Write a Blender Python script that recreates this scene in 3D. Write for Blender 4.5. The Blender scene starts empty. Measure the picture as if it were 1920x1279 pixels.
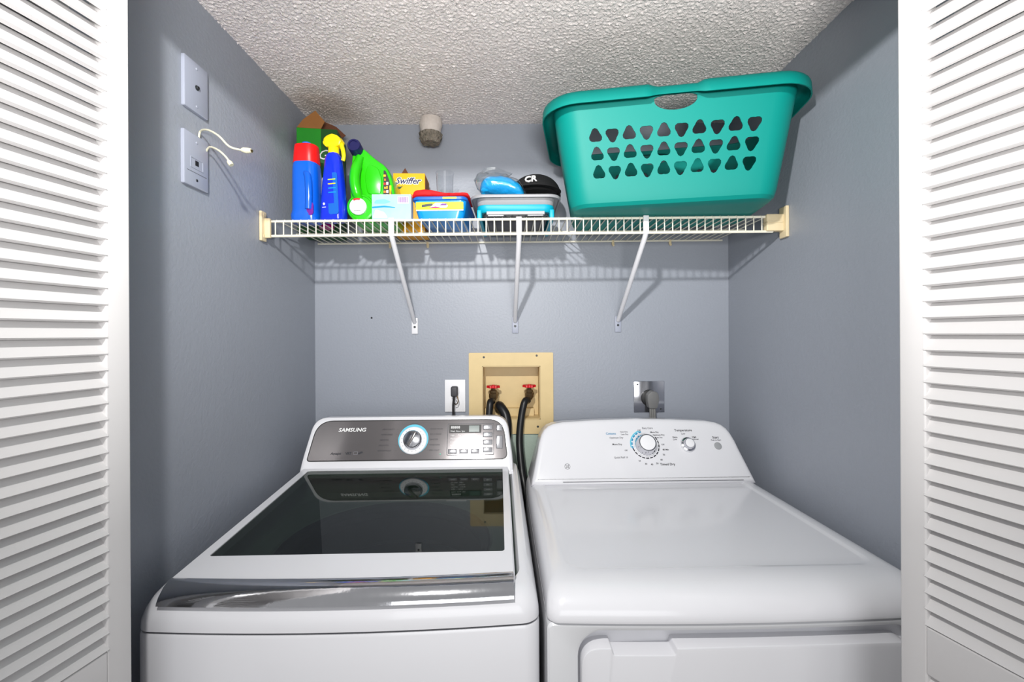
import bpy, math, random
from mathutils import Vector, Matrix, noise
from mathutils.geometry import delaunay_2d_cdt
random.seed(4)
S = bpy.context.scene
COL = S.collection
R = math.radians
# ------------------------------------------------------------------ camera
CAMZ = 1.36
F = 820.0
cam = bpy.data.cameras.new('camera'); co = bpy.data.objects.new('camera', cam); COL.objects.link(co)
cam.sensor_width = 36; cam.lens = F / 1920 * 36
co.location = (0, 0, CAMZ); co.rotation_euler = (R(90), R(.3), 0)
cam.shift_x = 3 / 1920; cam.shift_y = -12.5 / 1920
cam.clip_start = 0.02
S.camera = co
# ------------------------------------------------------------------ world, lamps, exposure
S.view_settings.view_transform = 'Standard'; S.view_settings.look = 'None'
S.view_settings.gamma = 1; S.view_settings.exposure = 0.0
S.view_settings.use_curve_mapping = False
w = bpy.data.worlds.new('world'); S.world = w; w.use_nodes = True
w.node_tree.nodes['Background'].inputs[0].default_value = (0.97, 0.98, 1.0, 1)
w.node_tree.nodes['Background'].inputs[1].default_value = 0.42

def lamp(name, kind, loc, energy, size, color=(1, 1, 1), rot=(0, 0, 0)):
    l = bpy.data.lights.new(name, kind); l.energy = energy; l.color = color
    if kind == 'AREA':
        l.shape = 'RECTANGLE'; l.size, l.size_y = size
    else:
        l.shadow_soft_size = size
    o = bpy.data.objects.new(name, l); COL.objects.link(o); o.location = loc; o.rotation_euler = rot
    return o
flash = lamp('hall_spotlight', 'SPOT', (-0.19, -0.03, 2.015), 84, 0.025, (1, 0.985, 0.96), (R(74), 0, R(-10)))
flash.data.spot_size = R(130); flash.data.spot_blend = 1.0
lamp('added_front_fill', 'AREA', (0.3, -2.1, 1.3), 19, (1.8, 1.3), (0.97, 0.98, 1.0), (R(92), 0, 0))  # unseen soft fill added behind the camera to light the closet
lamp('added_ceiling_fill', 'AREA', (0.1, -0.5, 1.42), 46, (0.4, 0.34), (1, 0.985, 0.96), (R(163), 0, 0))  # unseen uplight added to brighten the closet ceiling

# ------------------------------------------------------------------ materials
def lin(c):
    return tuple(((v / 255) / 12.92 if v / 255 <= .04045 else ((v / 255 + .055) / 1.055) ** 2.4) for v in c)
def mat(name, rgb, rough=.5, metal=0, var=.04, vscale=6, bump=0, bscale=200, bdist=.001, coat=0, alpha=1, trans=0, ior=1.45, spec=.5):
    m = bpy.data.materials.new(name); m.use_nodes = True
    nt = m.node_tree; b = nt.nodes['Principled BSDF']
    c = lin(rgb)
    tc = nt.nodes.new('ShaderNodeTexCoord')
    n = nt.nodes.new('ShaderNodeTexNoise'); n.inputs['Scale'].default_value = vscale; n.inputs['Detail'].default_value = 4
    nt.links.new(tc.outputs['Object'], n.inputs['Vector'])
    mx = nt.nodes.new('ShaderNodeMix'); mx.data_type = 'RGBA'
    mx.inputs[6].default_value = (*[v * (1 - var) for v in c], 1)
    mx.inputs[7].default_value = (*[min(1, v * (1 + var)) for v in c], 1)
    nt.links.new(n.outputs['Fac'], mx.inputs[0]); nt.links.new(mx.outputs[2], b.inputs['Base Color'])
    b.inputs['Roughness'].default_value = rough; b.inputs['Metallic'].default_value = metal
    b.inputs['Coat Weight'].default_value = coat; b.inputs['Coat Roughness'].default_value = .08
    b.inputs['Alpha'].default_value = alpha; b.inputs['Transmission Weight'].default_value = trans
    b.inputs['IOR'].default_value = ior
    b.inputs['Specular IOR Level'].default_value = spec
    if bump:
        n2 = nt.nodes.new('ShaderNodeTexNoise'); n2.inputs['Scale'].default_value = bscale; n2.inputs['Detail'].default_value = 3
        nt.links.new(tc.outputs['Object'], n2.inputs['Vector'])
        bp = nt.nodes.new('ShaderNodeBump'); bp.inputs['Strength'].default_value = bump; bp.inputs['Distance'].default_value = bdist
        nt.links.new(n2.outputs['Fac'], bp.inputs['Height']); nt.links.new(bp.outputs['Normal'], b.inputs['Normal'])
    return m
M = {}
M['wall'] = mat('blue_grey_wall_paint', (149, 154, 164), .42, bump=.35, bscale=130, bdist=.0022, var=.03, vscale=3)
M['ceiling'] = mat('popcorn_ceiling', (246, 238, 235), .45, bump=.8, bscale=420, bdist=.003, var=.05, vscale=5)
M['enamel'] = mat('white_enamel', (224, 224, 228), .22, coat=.4, var=.01)
M['enamel2'] = mat('white_plastic', (224, 225, 228), .3, coat=.2, var=.01)
M['seam'] = mat('seam_grey', (95, 96, 100), .6)
M['door'] = mat('white_door_paint', (206, 204, 204), .32, var=.015, bump=.1, bscale=60)
M['floor'] = mat('floor_tile', (176, 168, 158), .4, var=.08)
M['gunmetal'] = mat('graphite_panel', (118, 114, 115), .13, .4, var=.05, vscale=14, bump=.04, bscale=40)
M['chrome'] = mat('polished_chrome', (205, 205, 208), .09, 1, var=.08, vscale=30, bump=.12, bscale=55, bdist=.0015)
M['chrome2'] = mat('clean_chrome', (215, 215, 220), .12, 1)
M['black'] = mat('black_plastic', (22, 22, 24), .45, var=.2)
M['rubber'] = mat('black_rubber', (24, 25, 27), .38, var=.2)
M['dark'] = mat('dark_steel', (58, 62, 64), .4, .3, var=.2)
M['tub'] = mat('grey_green_tub', (160, 172, 165), .45, var=.1)
M['wire'] = mat('cream_vinyl_wire', (228, 224, 208), .4, var=.06, vscale=20)
M['cream'] = mat('aged_cream_plastic', (222, 205, 168), .5, var=.12, vscale=30)
M['bracket'] = mat('white_brace_paint', (222, 222, 226), .4, var=.03)
M['beige'] = mat('yellowed_beige_box', (214, 190, 140), .45, var=.07, vscale=25, bump=.2, bscale=60)
M['beigepatch'] = mat('stained_beige', (232, 214, 168), .5, var=.15, vscale=40)
M['teal'] = mat('teal_plastic', (0, 132, 123), .5, var=.02, spec=.3)
M['blue1'] = mat('blue_bottle_plastic', (10, 92, 205), .25, var=.05, coat=.3)
M['blue2'] = mat('royal_blue_plastic', (14, 44, 205), .25, var=.04, coat=.3)
M['red'] = mat('red_plastic', (225, 18, 20), .38, var=.04)
M['redcloth'] = mat('red_cloth', (205, 10, 18), .75, var=.1, bump=.4, bscale=90, bdist=.003)
M['yellow'] = mat('yellow_plastic', (240, 212, 12), .35, var=.04)
M['green'] = mat('bright_green_plastic', (38, 182, 8), .28, var=.04, coat=.3)
M['navy'] = mat('navy_cap_plastic', (22, 22, 72), .35)
M['dkgreen'] = mat('dark_green_print', (12, 78, 22), .5, var=.25, vscale=30)
M['greenprint'] = mat('green_print', (30, 140, 30), .5, var=.15, vscale=30)
M['cardboard'] = mat('brown_cardboard', (150, 100, 52), .8, var=.1, vscale=20)
M['cardboard2'] = mat('dark_brown_cardboard', (104, 62, 40), .8, var=.1, vscale=20)
M['orange'] = mat('yellow_orange_card', (248, 172, 12), .5, var=.06, vscale=25)
M['orange2'] = mat('orange_print', (240, 118, 10), .5, var=.1)
M['white'] = mat('white_print', (222, 222, 222), .5, var=.01)
M['magenta'] = mat('magenta_print', (170, 20, 120), .35, var=.5, vscale=60)
M['purple'] = mat('purple_print', (110, 30, 140), .4, var=.3, vscale=60)
M['lime'] = mat('lime_print', (192, 232, 20), .4, var=.05)
M['azure'] = mat('azure_plastic', (10, 140, 225), .3, var=.05, coat=.2)
M['azure2'] = mat('deep_azure_print', (20, 96, 190), .4, var=.08)
M['grey'] = mat('grey_plastic', (150, 150, 154), .4, var=.04)
M['dkgrey'] = mat('dark_grey_plastic', (66, 66, 70), .5, var=.1)
M['aqua'] = mat('aqua_rubber', (0, 160, 186), .45, var=.04)
M['capcloth'] = mat('black_cap_cloth', (16, 16, 18), .8, var=.2, bump=.3, bscale=300)
M['capwhite'] = mat('white_thread', (225, 225, 225), .7)
M['switch'] = mat('painted_plate', (158, 163, 178), .38, var=.02)
M['outlet'] = mat('white_outlet_plastic', (235, 235, 238), .35, var=.01)
M['valve_red'] = mat('red_valve_enamel', (205, 20, 35), .35)
M['brass'] = mat('dull_brass', (112, 92, 66), .4, .8, var=.3, vscale=60)
M['plug'] = mat('grey_plug', (112, 112, 112), .5)
M['cordgrey'] = mat('grey_cord', (120, 120, 118), .5)
M['ivorycable'] = mat('ivory_cable', (214, 210, 186), .5)
M['text_dark'] = mat('dark_print', (45, 45, 52), .5)
M['text_grey'] = mat('grey_print', (120, 120, 126), .5)
M['text_white'] = mat('white_lettering', (240, 240, 240), .4)
M['text_blue'] = mat('blue_lettering', (20, 130, 175), .5)
M['cyanring'] = mat('cyan_print', (86, 190, 215), .45, var=.05)
M['lcd'] = mat('lcd_glass', (72, 92, 88), .2)
M['buttons'] = mat('silver_button', (170, 170, 174), .16, .4)
M['greydot'] = mat('grey_button', (158, 160, 162), .4)
M['greenled'] = mat('green_led_lens', (30, 190, 150), .3)
M['plaster'] = mat('painted_plaster', (206, 196, 188), .7, bump=.6, bscale=60, bdist=.004, var=.08, vscale=40)
M['crust'] = mat('crusty_insulation', (128, 120, 108), .85, bump=1, bscale=120, bdist=.012, var=.8, vscale=70)
M['rib'] = mat('grey_sheet', (172, 173, 176), .4, var=.02)

def glassmat(name, tint, refl_ior, rough=.02, dens=1.0):
    m = bpy.data.materials.new(name); m.use_nodes = True; nt = m.node_tree; nt.nodes.clear()
    out = nt.nodes.new('ShaderNodeOutputMaterial'); t = nt.nodes.new('ShaderNodeBsdfTransparent')
    g = nt.nodes.new('ShaderNodeBsdfGlossy'); g.inputs['Roughness'].default_value = rough
    lw = nt.nodes.new('ShaderNodeLayerWeight'); pw = nt.nodes.new('ShaderNodeMath'); pw.operation = 'POWER'; pw.inputs[1].default_value = 4.5
    fr = nt.nodes.new('ShaderNodeMath'); fr.operation = 'MULTIPLY_ADD'; fr.inputs[1].default_value = .8; fr.inputs[2].default_value = refl_ior
    nt.links.new(lw.outputs['Facing'], pw.inputs[0]); nt.links.new(pw.outputs[0], fr.inputs[0]); lw.inputs[0].default_value = .5
    mx = nt.nodes.new('ShaderNodeMixShader'); t.inputs[0].default_value = (*tint, 1)
    nt.links.new(fr.outputs[0], mx.inputs[0]); nt.links.new(t.outputs[0], mx.inputs[1]); nt.links.new(g.outputs[0], mx.inputs[2])
    nt.links.new(mx.outputs[0], out.inputs[0]); return m
M['lidglass'] = glassmat('smoked_lid_glass', (.40, .45, .415), .042)
M['cupglass'] = glassmat('clear_cup_plastic', (.93, .94, .95), .05)
M['film'] = glassmat('clear_plastic_film', (.92, .94, .95), .12, .08)
# the wall behind the machines keeps a pale green unpainted patch under the valve box
def wall_back_mat():
    m = M['wall'].copy(); m.name = 'blue_grey_wall_with_green_patch'; nt = m.node_tree
    b = nt.nodes['Principled BSDF']; src = b.inputs['Base Color'].links[0].from_socket
    tc = nt.nodes.new('ShaderNodeTexCoord'); sx = nt.nodes.new('ShaderNodeSeparateXYZ')
    nt.links.new(tc.outputs['Object'], sx.inputs[0])
    def cmp(sock, op, v):
        n = nt.nodes.new('ShaderNodeMath'); n.operation = op; n.inputs[1].default_value = v
        nt.links.new(sock, n.inputs[0]); return n.outputs[0]
    a = cmp(sx.outputs[2], 'LESS_THAN', 1.02); c = cmp(sx.outputs[0], 'GREATER_THAN', -.12); d = cmp(sx.outputs[0], 'LESS_THAN', .16)
    def mul(p, q):
        n = nt.nodes.new('ShaderNodeMath'); n.operation = 'MULTIPLY'; nt.links.new(p, n.inputs[0]); nt.links.new(q, n.inputs[1]); return n.outputs[0]
    f = mul(mul(a, c), d)
    mx = nt.nodes.new('ShaderNodeMix'); mx.data_type = 'RGBA'; mx.inputs[7].default_value = (*lin((168, 184, 172)), 1)
    nt.links.new(f, mx.inputs[0]); nt.links.new(src, mx.inputs[6]); nt.links.new(mx.outputs[2], b.inputs['Base Color'])
    return m
M['wallback'] = wall_back_mat()
def ceil_mat():
    m = M['ceiling']; nt = m.node_tree; b = nt.nodes['Principled BSDF']; src = b.inputs['Base Color'].links[0].from_socket
    # a brownish shadow gradient painted into the colour near the back left corner
    tc = nt.nodes.new('ShaderNodeTexCoord'); vm = nt.nodes.new('ShaderNodeVectorMath'); vm.operation = 'DISTANCE'
    vm.inputs[1].default_value = (-.60, 1.47, 2.12)
    nz = nt.nodes.new('ShaderNodeTexNoise'); nz.inputs['Scale'].default_value = 9
    nt.links.new(tc.outputs['Object'], vm.inputs[0]); nt.links.new(tc.outputs['Object'], nz.inputs['Vector'])
    ad = nt.nodes.new('ShaderNodeMath'); ad.operation = 'MULTIPLY_ADD'; ad.inputs[1].default_value = .12
    nt.links.new(nz.outputs['Fac'], ad.inputs[0]); nt.links.new(vm.outputs['Value'], ad.inputs[2])
    mr = nt.nodes.new('ShaderNodeMapRange'); mr.inputs['From Min'].default_value = .12; mr.inputs['From Max'].default_value = .21
    mr.inputs['To Min'].default_value = .55; mr.inputs['To Max'].default_value = 0
    nt.links.new(ad.outputs[0], mr.inputs['Value'])
    mx = nt.nodes.new('ShaderNodeMix'); mx.data_type = 'RGBA'; mx.inputs[7].default_value = (*lin((172, 152, 130)), 1)
    nt.links.new(mr.outputs[0], mx.inputs[0]); nt.links.new(src, mx.inputs[6]); nt.links.new(mx.outputs[2], b.inputs['Base Color'])
ceil_mat()
# ------------------------------------------------------------------ mesh building
def rrect(x0, x1, y0, y1, r, nc=6, ns=8, bow=0):
    """rounded rectangle, counter-clockwise from the front left; bow bulges the front side"""
    P = []
    cs = [(x1 - r, y0 + r, -90), (x1 - r, y1 - r, 0), (x0 + r, y1 - r, 90), (x0 + r, y0 + r, 180)]
    st = [((x0 + r, y0), (x1 - r, y0)), ((x1, y0 + r), (x1, y1 - r)), ((x1 - r, y1), (x0 + r, y1)), ((x0, y1 - r), (x0, y0 + r))]
    for k in range(4):
        (ax, ay), (bx, by) = st[k]
        for i in range(ns):
            t = i / ns; P.append((ax + (bx - ax) * t, ay + (by - ay) * t))
        cx, cy, a0 = cs[k]
        for i in range(nc):
            a = R(a0 + 90 * i / nc); P.append((cx + r * math.cos(a), cy + r * math.sin(a)))
    if bow:
        cx = (x0 + x1) / 2; hw = (x1 - x0) / 2; cy = (y0 + y1) / 2; hd = (y1 - y0) / 2
        P = [(x, y - bow * (1 - ((x - cx) / hw) ** 2) * max(0, (cy - y) / hd)) for x, y in P]
    return P
def inset(P, d):
    n = len(P); Q = []
    for i in range(n):
        ax, ay = P[i - 1]; bx, by = P[i]; cx, cy = P[(i + 1) % n]
        e1 = Vector((bx - ax, by - ay)); e2 = Vector((cx - bx, cy - by))
        if e1.length < 1e-9 or e2.length < 1e-9: Q.append((bx, by)); continue
        n1 = Vector((-e1.y, e1.x)).normalized(); n2 = Vector((-e2.y, e2.x)).normalized()
        m = n1 + n2; m = m.normalized() if m.length > 1e-6 else n1
        k = d / max(.5, m.dot(n1)); Q.append((bx + m.x * k, by + m.y * k))
    return Q
def rpoly(pts, radii, seg=6):
    """polygon with rounded corners (counter-clockwise)"""
    n = len(pts); out = []
    for i in range(n):
        p = Vector(pts[i]); a = Vector(pts[i - 1]); b = Vector(pts[(i + 1) % n])
        r = radii[i] if isinstance(radii, (list, tuple)) else radii
        if r <= 0: out.append(tuple(p)); continue
        d1 = (a - p).normalized(); d2 = (b - p).normalized()
        s = p + d1 * r; e = p + d2 * r
        for k in range(seg + 1):
            t = k / seg; q = s * (1 - t) ** 2 + p * 2 * t * (1 - t) + e * t * t
            out.append((q.x, q.y))
    return out
class MB:
    def __init__(self): self.v = []; self.f = []; self.mi = []; self.mats = []; self.T = Matrix.Identity(4)
    def _m(self, m):
        if m is None: return 0
        if m not in self.mats: self.mats.append(m)
        return self.mats.index(m)
    def add(self, vs, fs, m=None, T=None):
        T = self.T @ (T if T is not None else Matrix.Identity(4))
        o = len(self.v); self.v += [tuple(T @ Vector(p)) for p in vs]
        k = self._m(m)
        for f in fs: self.f.append(tuple(i + o for i in f)); self.mi.append(k)
        return self
    def loft(self, rings, cap0=True, cap1=True, m=None, T=None, closed=True):
        n = len(rings[0]); vs = [p for r in rings for p in r]; fs = []
        for k in range(len(rings) - 1):
            for i in range(n if closed else n - 1):
                j = (i + 1) % n; fs.append((k * n + i, k * n + j, (k + 1) * n + j, (k + 1) * n + i))
        if cap0: fs.append(tuple(reversed(range(n))))
        if cap1: fs.append(tuple((len(rings) - 1) * n + i for i in range(n)))
        return self.add(vs, fs, m, T)
    def box(self, x0, x1, y0, y1, z0, z1, r=0, m=None, T=None, rc=None):
        if r <= 0:
            vs = [(x, y, z) for z in (z0, z1) for x, y in ((x0, y0), (x1, y0), (x1, y1), (x0, y1))]
            fs = [(3, 2, 1, 0), (4, 5, 6, 7), (0, 1, 5, 4), (1, 2, 6, 5), (2, 3, 7, 6), (3, 0, 4, 7)]
            return self.add(vs, fs, m, T)
        rc = rc or r; rings = []
        for k in range(4):
            a = R(90 * k / 3); ins = r * (1 - math.sin(a)); z = z0 + r * (1 - math.cos(a))
            rings.append([(x, y, z) for x, y in rrect(x0 + ins, x1 - ins, y0 + ins, y1 - ins, max(rc - ins, 1e-4), 4, 1)])
        for k in range(4):
            a = R(90 * k / 3); ins = r * (1 - math.cos(a)); z = z1 - r * (1 - math.sin(a))
            rings.append([(x, y, z) for x, y in rrect(x0 + ins, x1 - ins, y0 + ins, y1 - ins, max(rc - ins, 1e-4), 4, 1)])
        return self.loft(rings, m=m, T=T)
    def outline(self, P, h, bev=0, m=None, T=None, z0=0):
        """outline in the XY plane raised to height h with a soft top edge"""
        rings = [[(x, y, z0) for x, y in P]]
        if bev:
            rings.append([(x, y, z0 + h - bev) for x, y in P])
            rings.append([(x, y, z0 + h - bev * .3) for x, y in inset(P, bev * .3)])
            rings.append([(x, y, z0 + h) for x, y in inset(P, bev)])
        else: rings.append([(x, y, z0 + h) for x, y in P])
        return self.loft(rings, m=m, T=T)
    def frame(self, P, Q, h, m=None, T=None, z0=0):
        """ring between outline P and inner outline Q (same count)"""
        return self.loft([[(x, y, z0) for x, y in P], [(x, y, z0 + h) for x, y in P], [(x, y, z0 + h) for x, y in Q], [(x, y, z0) for x, y in Q],
                          [(x, y, z0) for x, y in P]], False, False, m, T)
    def lathe(self, prof, n=32, m=None, T=None, caps=True):
        rings = [[(r * math.cos(2 * math.pi * i / n), r * math.sin(2 * math.pi * i / n), z) for i in range(n)] for r, z in prof]
        return self.loft(rings, caps, caps, m, T)
    def tube(self, pts, r, n=8, m=None, T=None):
        pts = [Vector(p) for p in pts]; rings = []; up = None
        for i, p in enumerate(pts):
            d = (pts[min(i + 1, len(pts) - 1)] - pts[max(i - 1, 0)]).normalized()
            if up is None:
                up = Vector((0, 0, 1)) if abs(d.z) < .9 else Vector((1, 0, 0))
            a = d.cross(up).normalized(); b = a.cross(d).normalized(); up = b
            rr = r[i] if isinstance(r, (list, tuple)) else r
            rings.append([tuple(p + (a * math.cos(-2 * math.pi * k / n) + b * math.sin(-2 * math.pi * k / n)) * rr) for k in range(n)])
        return self.loft(rings, True, True, m, T)
    def text(self, s, size, x, y, m=None, T=None, shear=0, align='LEFT', depth=.0003, sx=1, bold=0):
        cu = bpy.data.curves.new('t', 'FONT'); cu.body = s; cu.size = size; cu.shear = shear; cu.align_x = align
        cu.extrude = depth; cu.resolution_u = 2; cu.offset = bold
        o = bpy.data.objects.new('t', cu); me = bpy.data.meshes.new_from_object(o)
        L = Matrix.Translation((x, y, depth)) @ Matrix.Diagonal((sx, 1, 1, 1))
        self.add([v.co for v in me.vertices], [tuple(p.vertices) for p in me.polygons], m, (T or Matrix.Identity(4)) @ L)
        bpy.data.objects.remove(o); bpy.data.curves.remove(cu); bpy.data.meshes.remove(me); return self
    def build(self, name, m=None, parent=None, smooth=35, solid=0, weld=0):
        me = bpy.data.meshes.new(name); me.from_pydata(self.v, [], self.f)
        if weld:
            import bmesh
            bm = bmesh.new(); bm.from_mesh(me); bmesh.ops.remove_doubles(bm, verts=bm.verts, dist=weld)
            bmesh.ops.recalc_face_normals(bm, faces=bm.faces); bm.to_mesh(me); bm.free()
            mats = [m]
            me.materials.append(m)
        else:
            mats = self.mats or [m]
            for k in mats: me.materials.append(k)
            me.polygons.foreach_set('material_index', self.mi)
        me.polygons.foreach_set('use_smooth', [smooth > 0] * len(me.polygons))
        me.update()
        if smooth > 0: me.set_sharp_from_angle(angle=R(smooth))
        o = bpy.data.objects.new(name, me); COL.objects.link(o); o.parent = parent
        if solid:
            s = o.modifiers.new('solid', 'SOLIDIFY'); s.thickness = solid; s.offset = 0
        return o
def thing(name, label, cat, loc=(0, 0, 0), rz=0, group=None):
    o = bpy.data.objects.new(name, None); COL.objects.link(o); o.empty_display_size = .05
    o.location = loc; o.rotation_euler = (0, 0, rz); o['label'] = label; o['category'] = cat
    if group: o['group'] = group
    return o
def tag(o, label, cat, group=None):
    o['label'] = label; o['category'] = cat
    if group: o['group'] = group
    return o
def struct(o): o['kind'] = 'structure'; return o
def plane(origin, u, v):
    u = Vector(u).normalized(); v = Vector(v).normalized(); n = u.cross(v)
    return Matrix(((u.x, v.x, n.x, origin[0]), (u.y, v.y, n.y, origin[1]), (u.z, v.z, n.z, origin[2]), (0, 0, 0, 1)))
def TR(x, y, z, rz=0): return Matrix.Translation((x, y, z)) @ Matrix.Rotation(rz, 4, 'Z')
def spline(P, n=8):
    P = [Vector(p) for p in P]; out = []
    for i in range(len(P) - 1):
        a = P[max(i - 1, 0)]; b = P[i]; c = P[i + 1]; d = P[min(i + 2, len(P) - 1)]
        for k in range(n):
            t = k / n
            out.append(.5 * ((2 * b) + (c - a) * t + (2 * a - 5 * b + 4 * c - d) * t * t + (3 * b - a - 3 * c + d) * t ** 3))
    out.append(P[-1]); return out

# ------------------------------------------------------------------ room shell
XL, XR, YB, ZC = -.704, .787, 1.577, 2.12
WF = .70          # inner face of the front wall
BX0, BX1, BZ0, BZ1 = -.103, .108, 1.052, 1.247   # valve box hole in the back wall
def rect_wall(name, boxes, m):
    b = MB()
    for q in boxes: b.box(*q)
    return struct(b.build(name, m, smooth=0))
rect_wall('wall_back', [(XL - .1, BX0, YB, YB + .1, 0, ZC), (BX1, XR + .1, YB, YB + .1, 0, ZC),
                        (BX0, BX1, YB, YB + .1, 0, BZ0), (BX0, BX1, YB, YB + .1, BZ1, ZC)], M['wallback'])
rect_wall('wall_left', [(XL - .1, XL, WF - .12, YB, 0, ZC)], M['wall'])
rect_wall('wall_right', [(XR, XR + .1, WF - .12, YB, 0, ZC)], M['wall'])
rect_wall('wall_front', [(-2.2, XL - .1, WF - .12, WF, 0, 2.5), (XR + .1, 2.2, WF - .12, WF, 0, 2.5),
                         (XL - .1, XR + .1, WF - .12, WF - .001, 2.012, 2.5)], M['wall'])
rect_wall('floor', [(-2.2, 2.2, -2.2, YB + .1, -.05, 0)], M['floor'])
def ceiling():
    nx, ny = 560, 340; vs = []; fs = []
    for j in range(ny + 1):
        for i in range(nx + 1):
            x = XL - .002 + (XR - XL + .004) * i / nx; y = WF - .01 + (YB - WF + .012) * j / ny
            p = Vector((x, y, 0)); n1 = noise.noise(p * 175); n2 = noise.noise(p * 300 + Vector((7, 3, 1)))
            n3 = noise.noise(p * 30 + Vector((2, 9, 4)))
            vs.append((x, y, ZC - .0045 * max(0, n1 + .1) - .0032 * max(0, n2) - .0008 * n3))
    for j in range(ny):
        for i in range(nx):
            a = j * (nx + 1) + i; fs.append((a, a + nx + 1, a + nx + 2, a + 1))
    b = MB(); b.add(vs, fs); b.box(XL - .1, XR + .1, WF, YB + .1, ZC + .001, ZC + .08)
    return struct(b.build('ceiling', M['ceiling'], smooth=80))
ceiling()
# white jambs of the opening
for nm, x0, x1 in (('trim_1', XL - .02, XL - .001), ('trim_2', XR + .001, XR + .02)):
    b = MB(); b.box(x0, x1, WF - .125, WF - .121 + .004, 0, 2.012); struct(b.build(nm, M['door'], smooth=0))
# ------------------------------------------------------------------ louvred bifold doors
def louvre_panel(parent, P0, P1, side, zsh):
    """one door leaf from P0 (track end) to P1 (hinge end); side=+1 when the closet opening lies towards +x of it"""
    P0 = Vector((*P0, 0)); P1 = Vector((*P1, 0)); L = (P1 - P0).length; d = (P1 - P0).normalized()
    T = plane(P0, d, (0, 0, 1))            # local x along leaf, local y = world z, local z = normal
    nrm = d.cross(Vector((0, 0, 1)))
    flip = 1 if nrm.x * side > 0 else -1   # normal points into the opening
    th = .014; sw = .034; z0, z1 = .012, 2.0
    fb = MB()
    rails = [(z0, .16), (.842 + zsh, .912 + zsh), (1.92, z1)]
    for x0, x1 in ((0, sw), (L - sw, L)): fb.box(x0, x1, z0, z1, -th, th, .0025, T=T)
    for a, c in rails: fb.box(sw - .001, L - sw + .001, a, c, -th, th, .0025, T=T)
    pn = fb.build('door_panel', M['door'], parent)
    sb = MB(); pitch = .0234
    for (a, c) in ((.16, .842 + zsh), (.912 + zsh, 1.92)):
        n = int((c - a) / pitch + .5)
        for i in range(n):
            zb = a + (c - a) / n * i + .001
            # slat: lower edge proud of the leaf, upper edge set back
            q = [(zb, .0130), (zb + .0015, .0155), (zb + .0275, -.003), (zb + .0275, -.009), (zb + .025, -.010), (zb - .001, .0095)]
            if zb + .0275 > c + .004: q[2] = (c + .002, -.001); q[3] = (c + .002, -.007); q[4] = (c, -.008)
            vs = [(x, v, nn * flip) for x in (sw - .002, L - sw + .002) for v, nn in q]
            k = len(q); fs = [tuple(range(k)), tuple(range(2 * k - 1, k - 1, -1))] + [(j, j + k, (j + 1) % k + k, (j + 1) % k) for j in range(k)]
            sb.add(vs, fs, T=T)
    sb.build('louver_slats', M['door'], pn, smooth=0)
def bifold(name, P0, P1, PJ, side, zsh):
    r = struct(bpy.data.objects.new(name, None)); COL.objects.link(r)
    louvre_panel(r, P0, P1, side, zsh)
    louvre_panel(r, PJ, (P1[0] - side * .036, P1[1]), side, zsh)
    return r
bifold('door_1', (-.585, .66), (-.652, .285), (-.670, .655), 1, -.002)
bifold('door_2', (.607, .672), (.708, .31), (.695, .672), -1, .02)
b = MB(); b.box(XL, XR, .60, .625, 1.998, 2.012 - .0005); b.box(XL, XR, .60, .603, 1.985, 1.999); b.box(XL, XR, .622, .625, 1.985, 1.999)
struct(b.build('trim_3', M['chrome2'], smooth=0))

# ------------------------------------------------------------------ washer
wash = thing('washing_machine', 'white top load washing machine with smoked glass lid and graphite control panel', 'washing machine', (-.299, .753, 0), R(1.5))
HW = .349; BOW = .015
WTOP = lambda y: .914 + .062 * y
b = MB()
b.loft([[(x, y, z) for x, y in rrect(-HW + i, HW - i, .0 + i, .67 - i, .028 - i * .9, 8, 12, BOW)] for z, i in ((.02, .004), (.025, 0), (.848, 0), (.853, .002), (.853, .012))], True, False, m=M['enamel'])
b.build('cabinet', None, wash)
b = MB(); b.loft([[(x, y, z) for x, y in rrect(-HW + .004, HW - .004, .004, .66, .026, 8, 12, BOW)] for z in (.850, .859)], False, False, m=M['seam']); b.build('seam_gasket', None, wash)
for sx in (-.29, .29):
    for sy in (.05, .62):
        f = MB(); f.lathe([(.022, 0), (.024, .006), (.02, .021)], 16, T=TR(sx, sy, 0)); f.build('foot', M['black'], wash)
# top cover with tub well
def wr(z, ix, iy0, iy1, r, bow, slope=1):
    return [(x, y, z + (slope * .062 * y)) for x, y in rrect(-HW + ix, HW - ix, iy0, .67 - iy1, r, 8, 12, bow)]
rings = [wr(.856, .003, .003, .003, .026, BOW, 0), wr(.858, 0, 0, 0, .03, BOW, 0), wr(.872, .001, .001, 0, .03, BOW, .05), wr(.886, .004, .005, 0, .034, BOW, .3),
         wr(.897, .009, .012, 0, .038, BOW, .7), wr(.904, .016, .022, .001, .04, BOW * .95, 1), wr(.907, .026, .034, .004, .04, BOW * .9, 1), wr(.905, .033, .042, .01, .04, BOW * .8, 1),
         wr(.900, .036, .046, .075, .036, BOW * .8, 1), wr(.885, .04, .052, .080, .034, BOW * .8, 1)]
b = MB(); b.loft(rings, True, False, m=M['enamel'])
# basin under the lid down to the round opening
cy = .33
def circ(r, z):
    return [(x, y, z) for x, y in rrect(-r, r, cy - r, cy + r, r - .0005, 8, 12, 0)]
def rr2(z, i): return [(x, y, z) for x, y in rrect(-HW + i, HW - i, .05 + i - .04, .60 - i + .04, .05, 8, 12, 0)]
rg = [rings[-1], rr2(.875, .042), rr2(.862, .05), circ(.262, .852), circ(.256, .842)]
tb = MB(); tb.loft(rg, False, False, m=M['tub']); tb.build('tub_surround', None, wash)
b.f = b.f[:-0] if False else b.f
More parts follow.
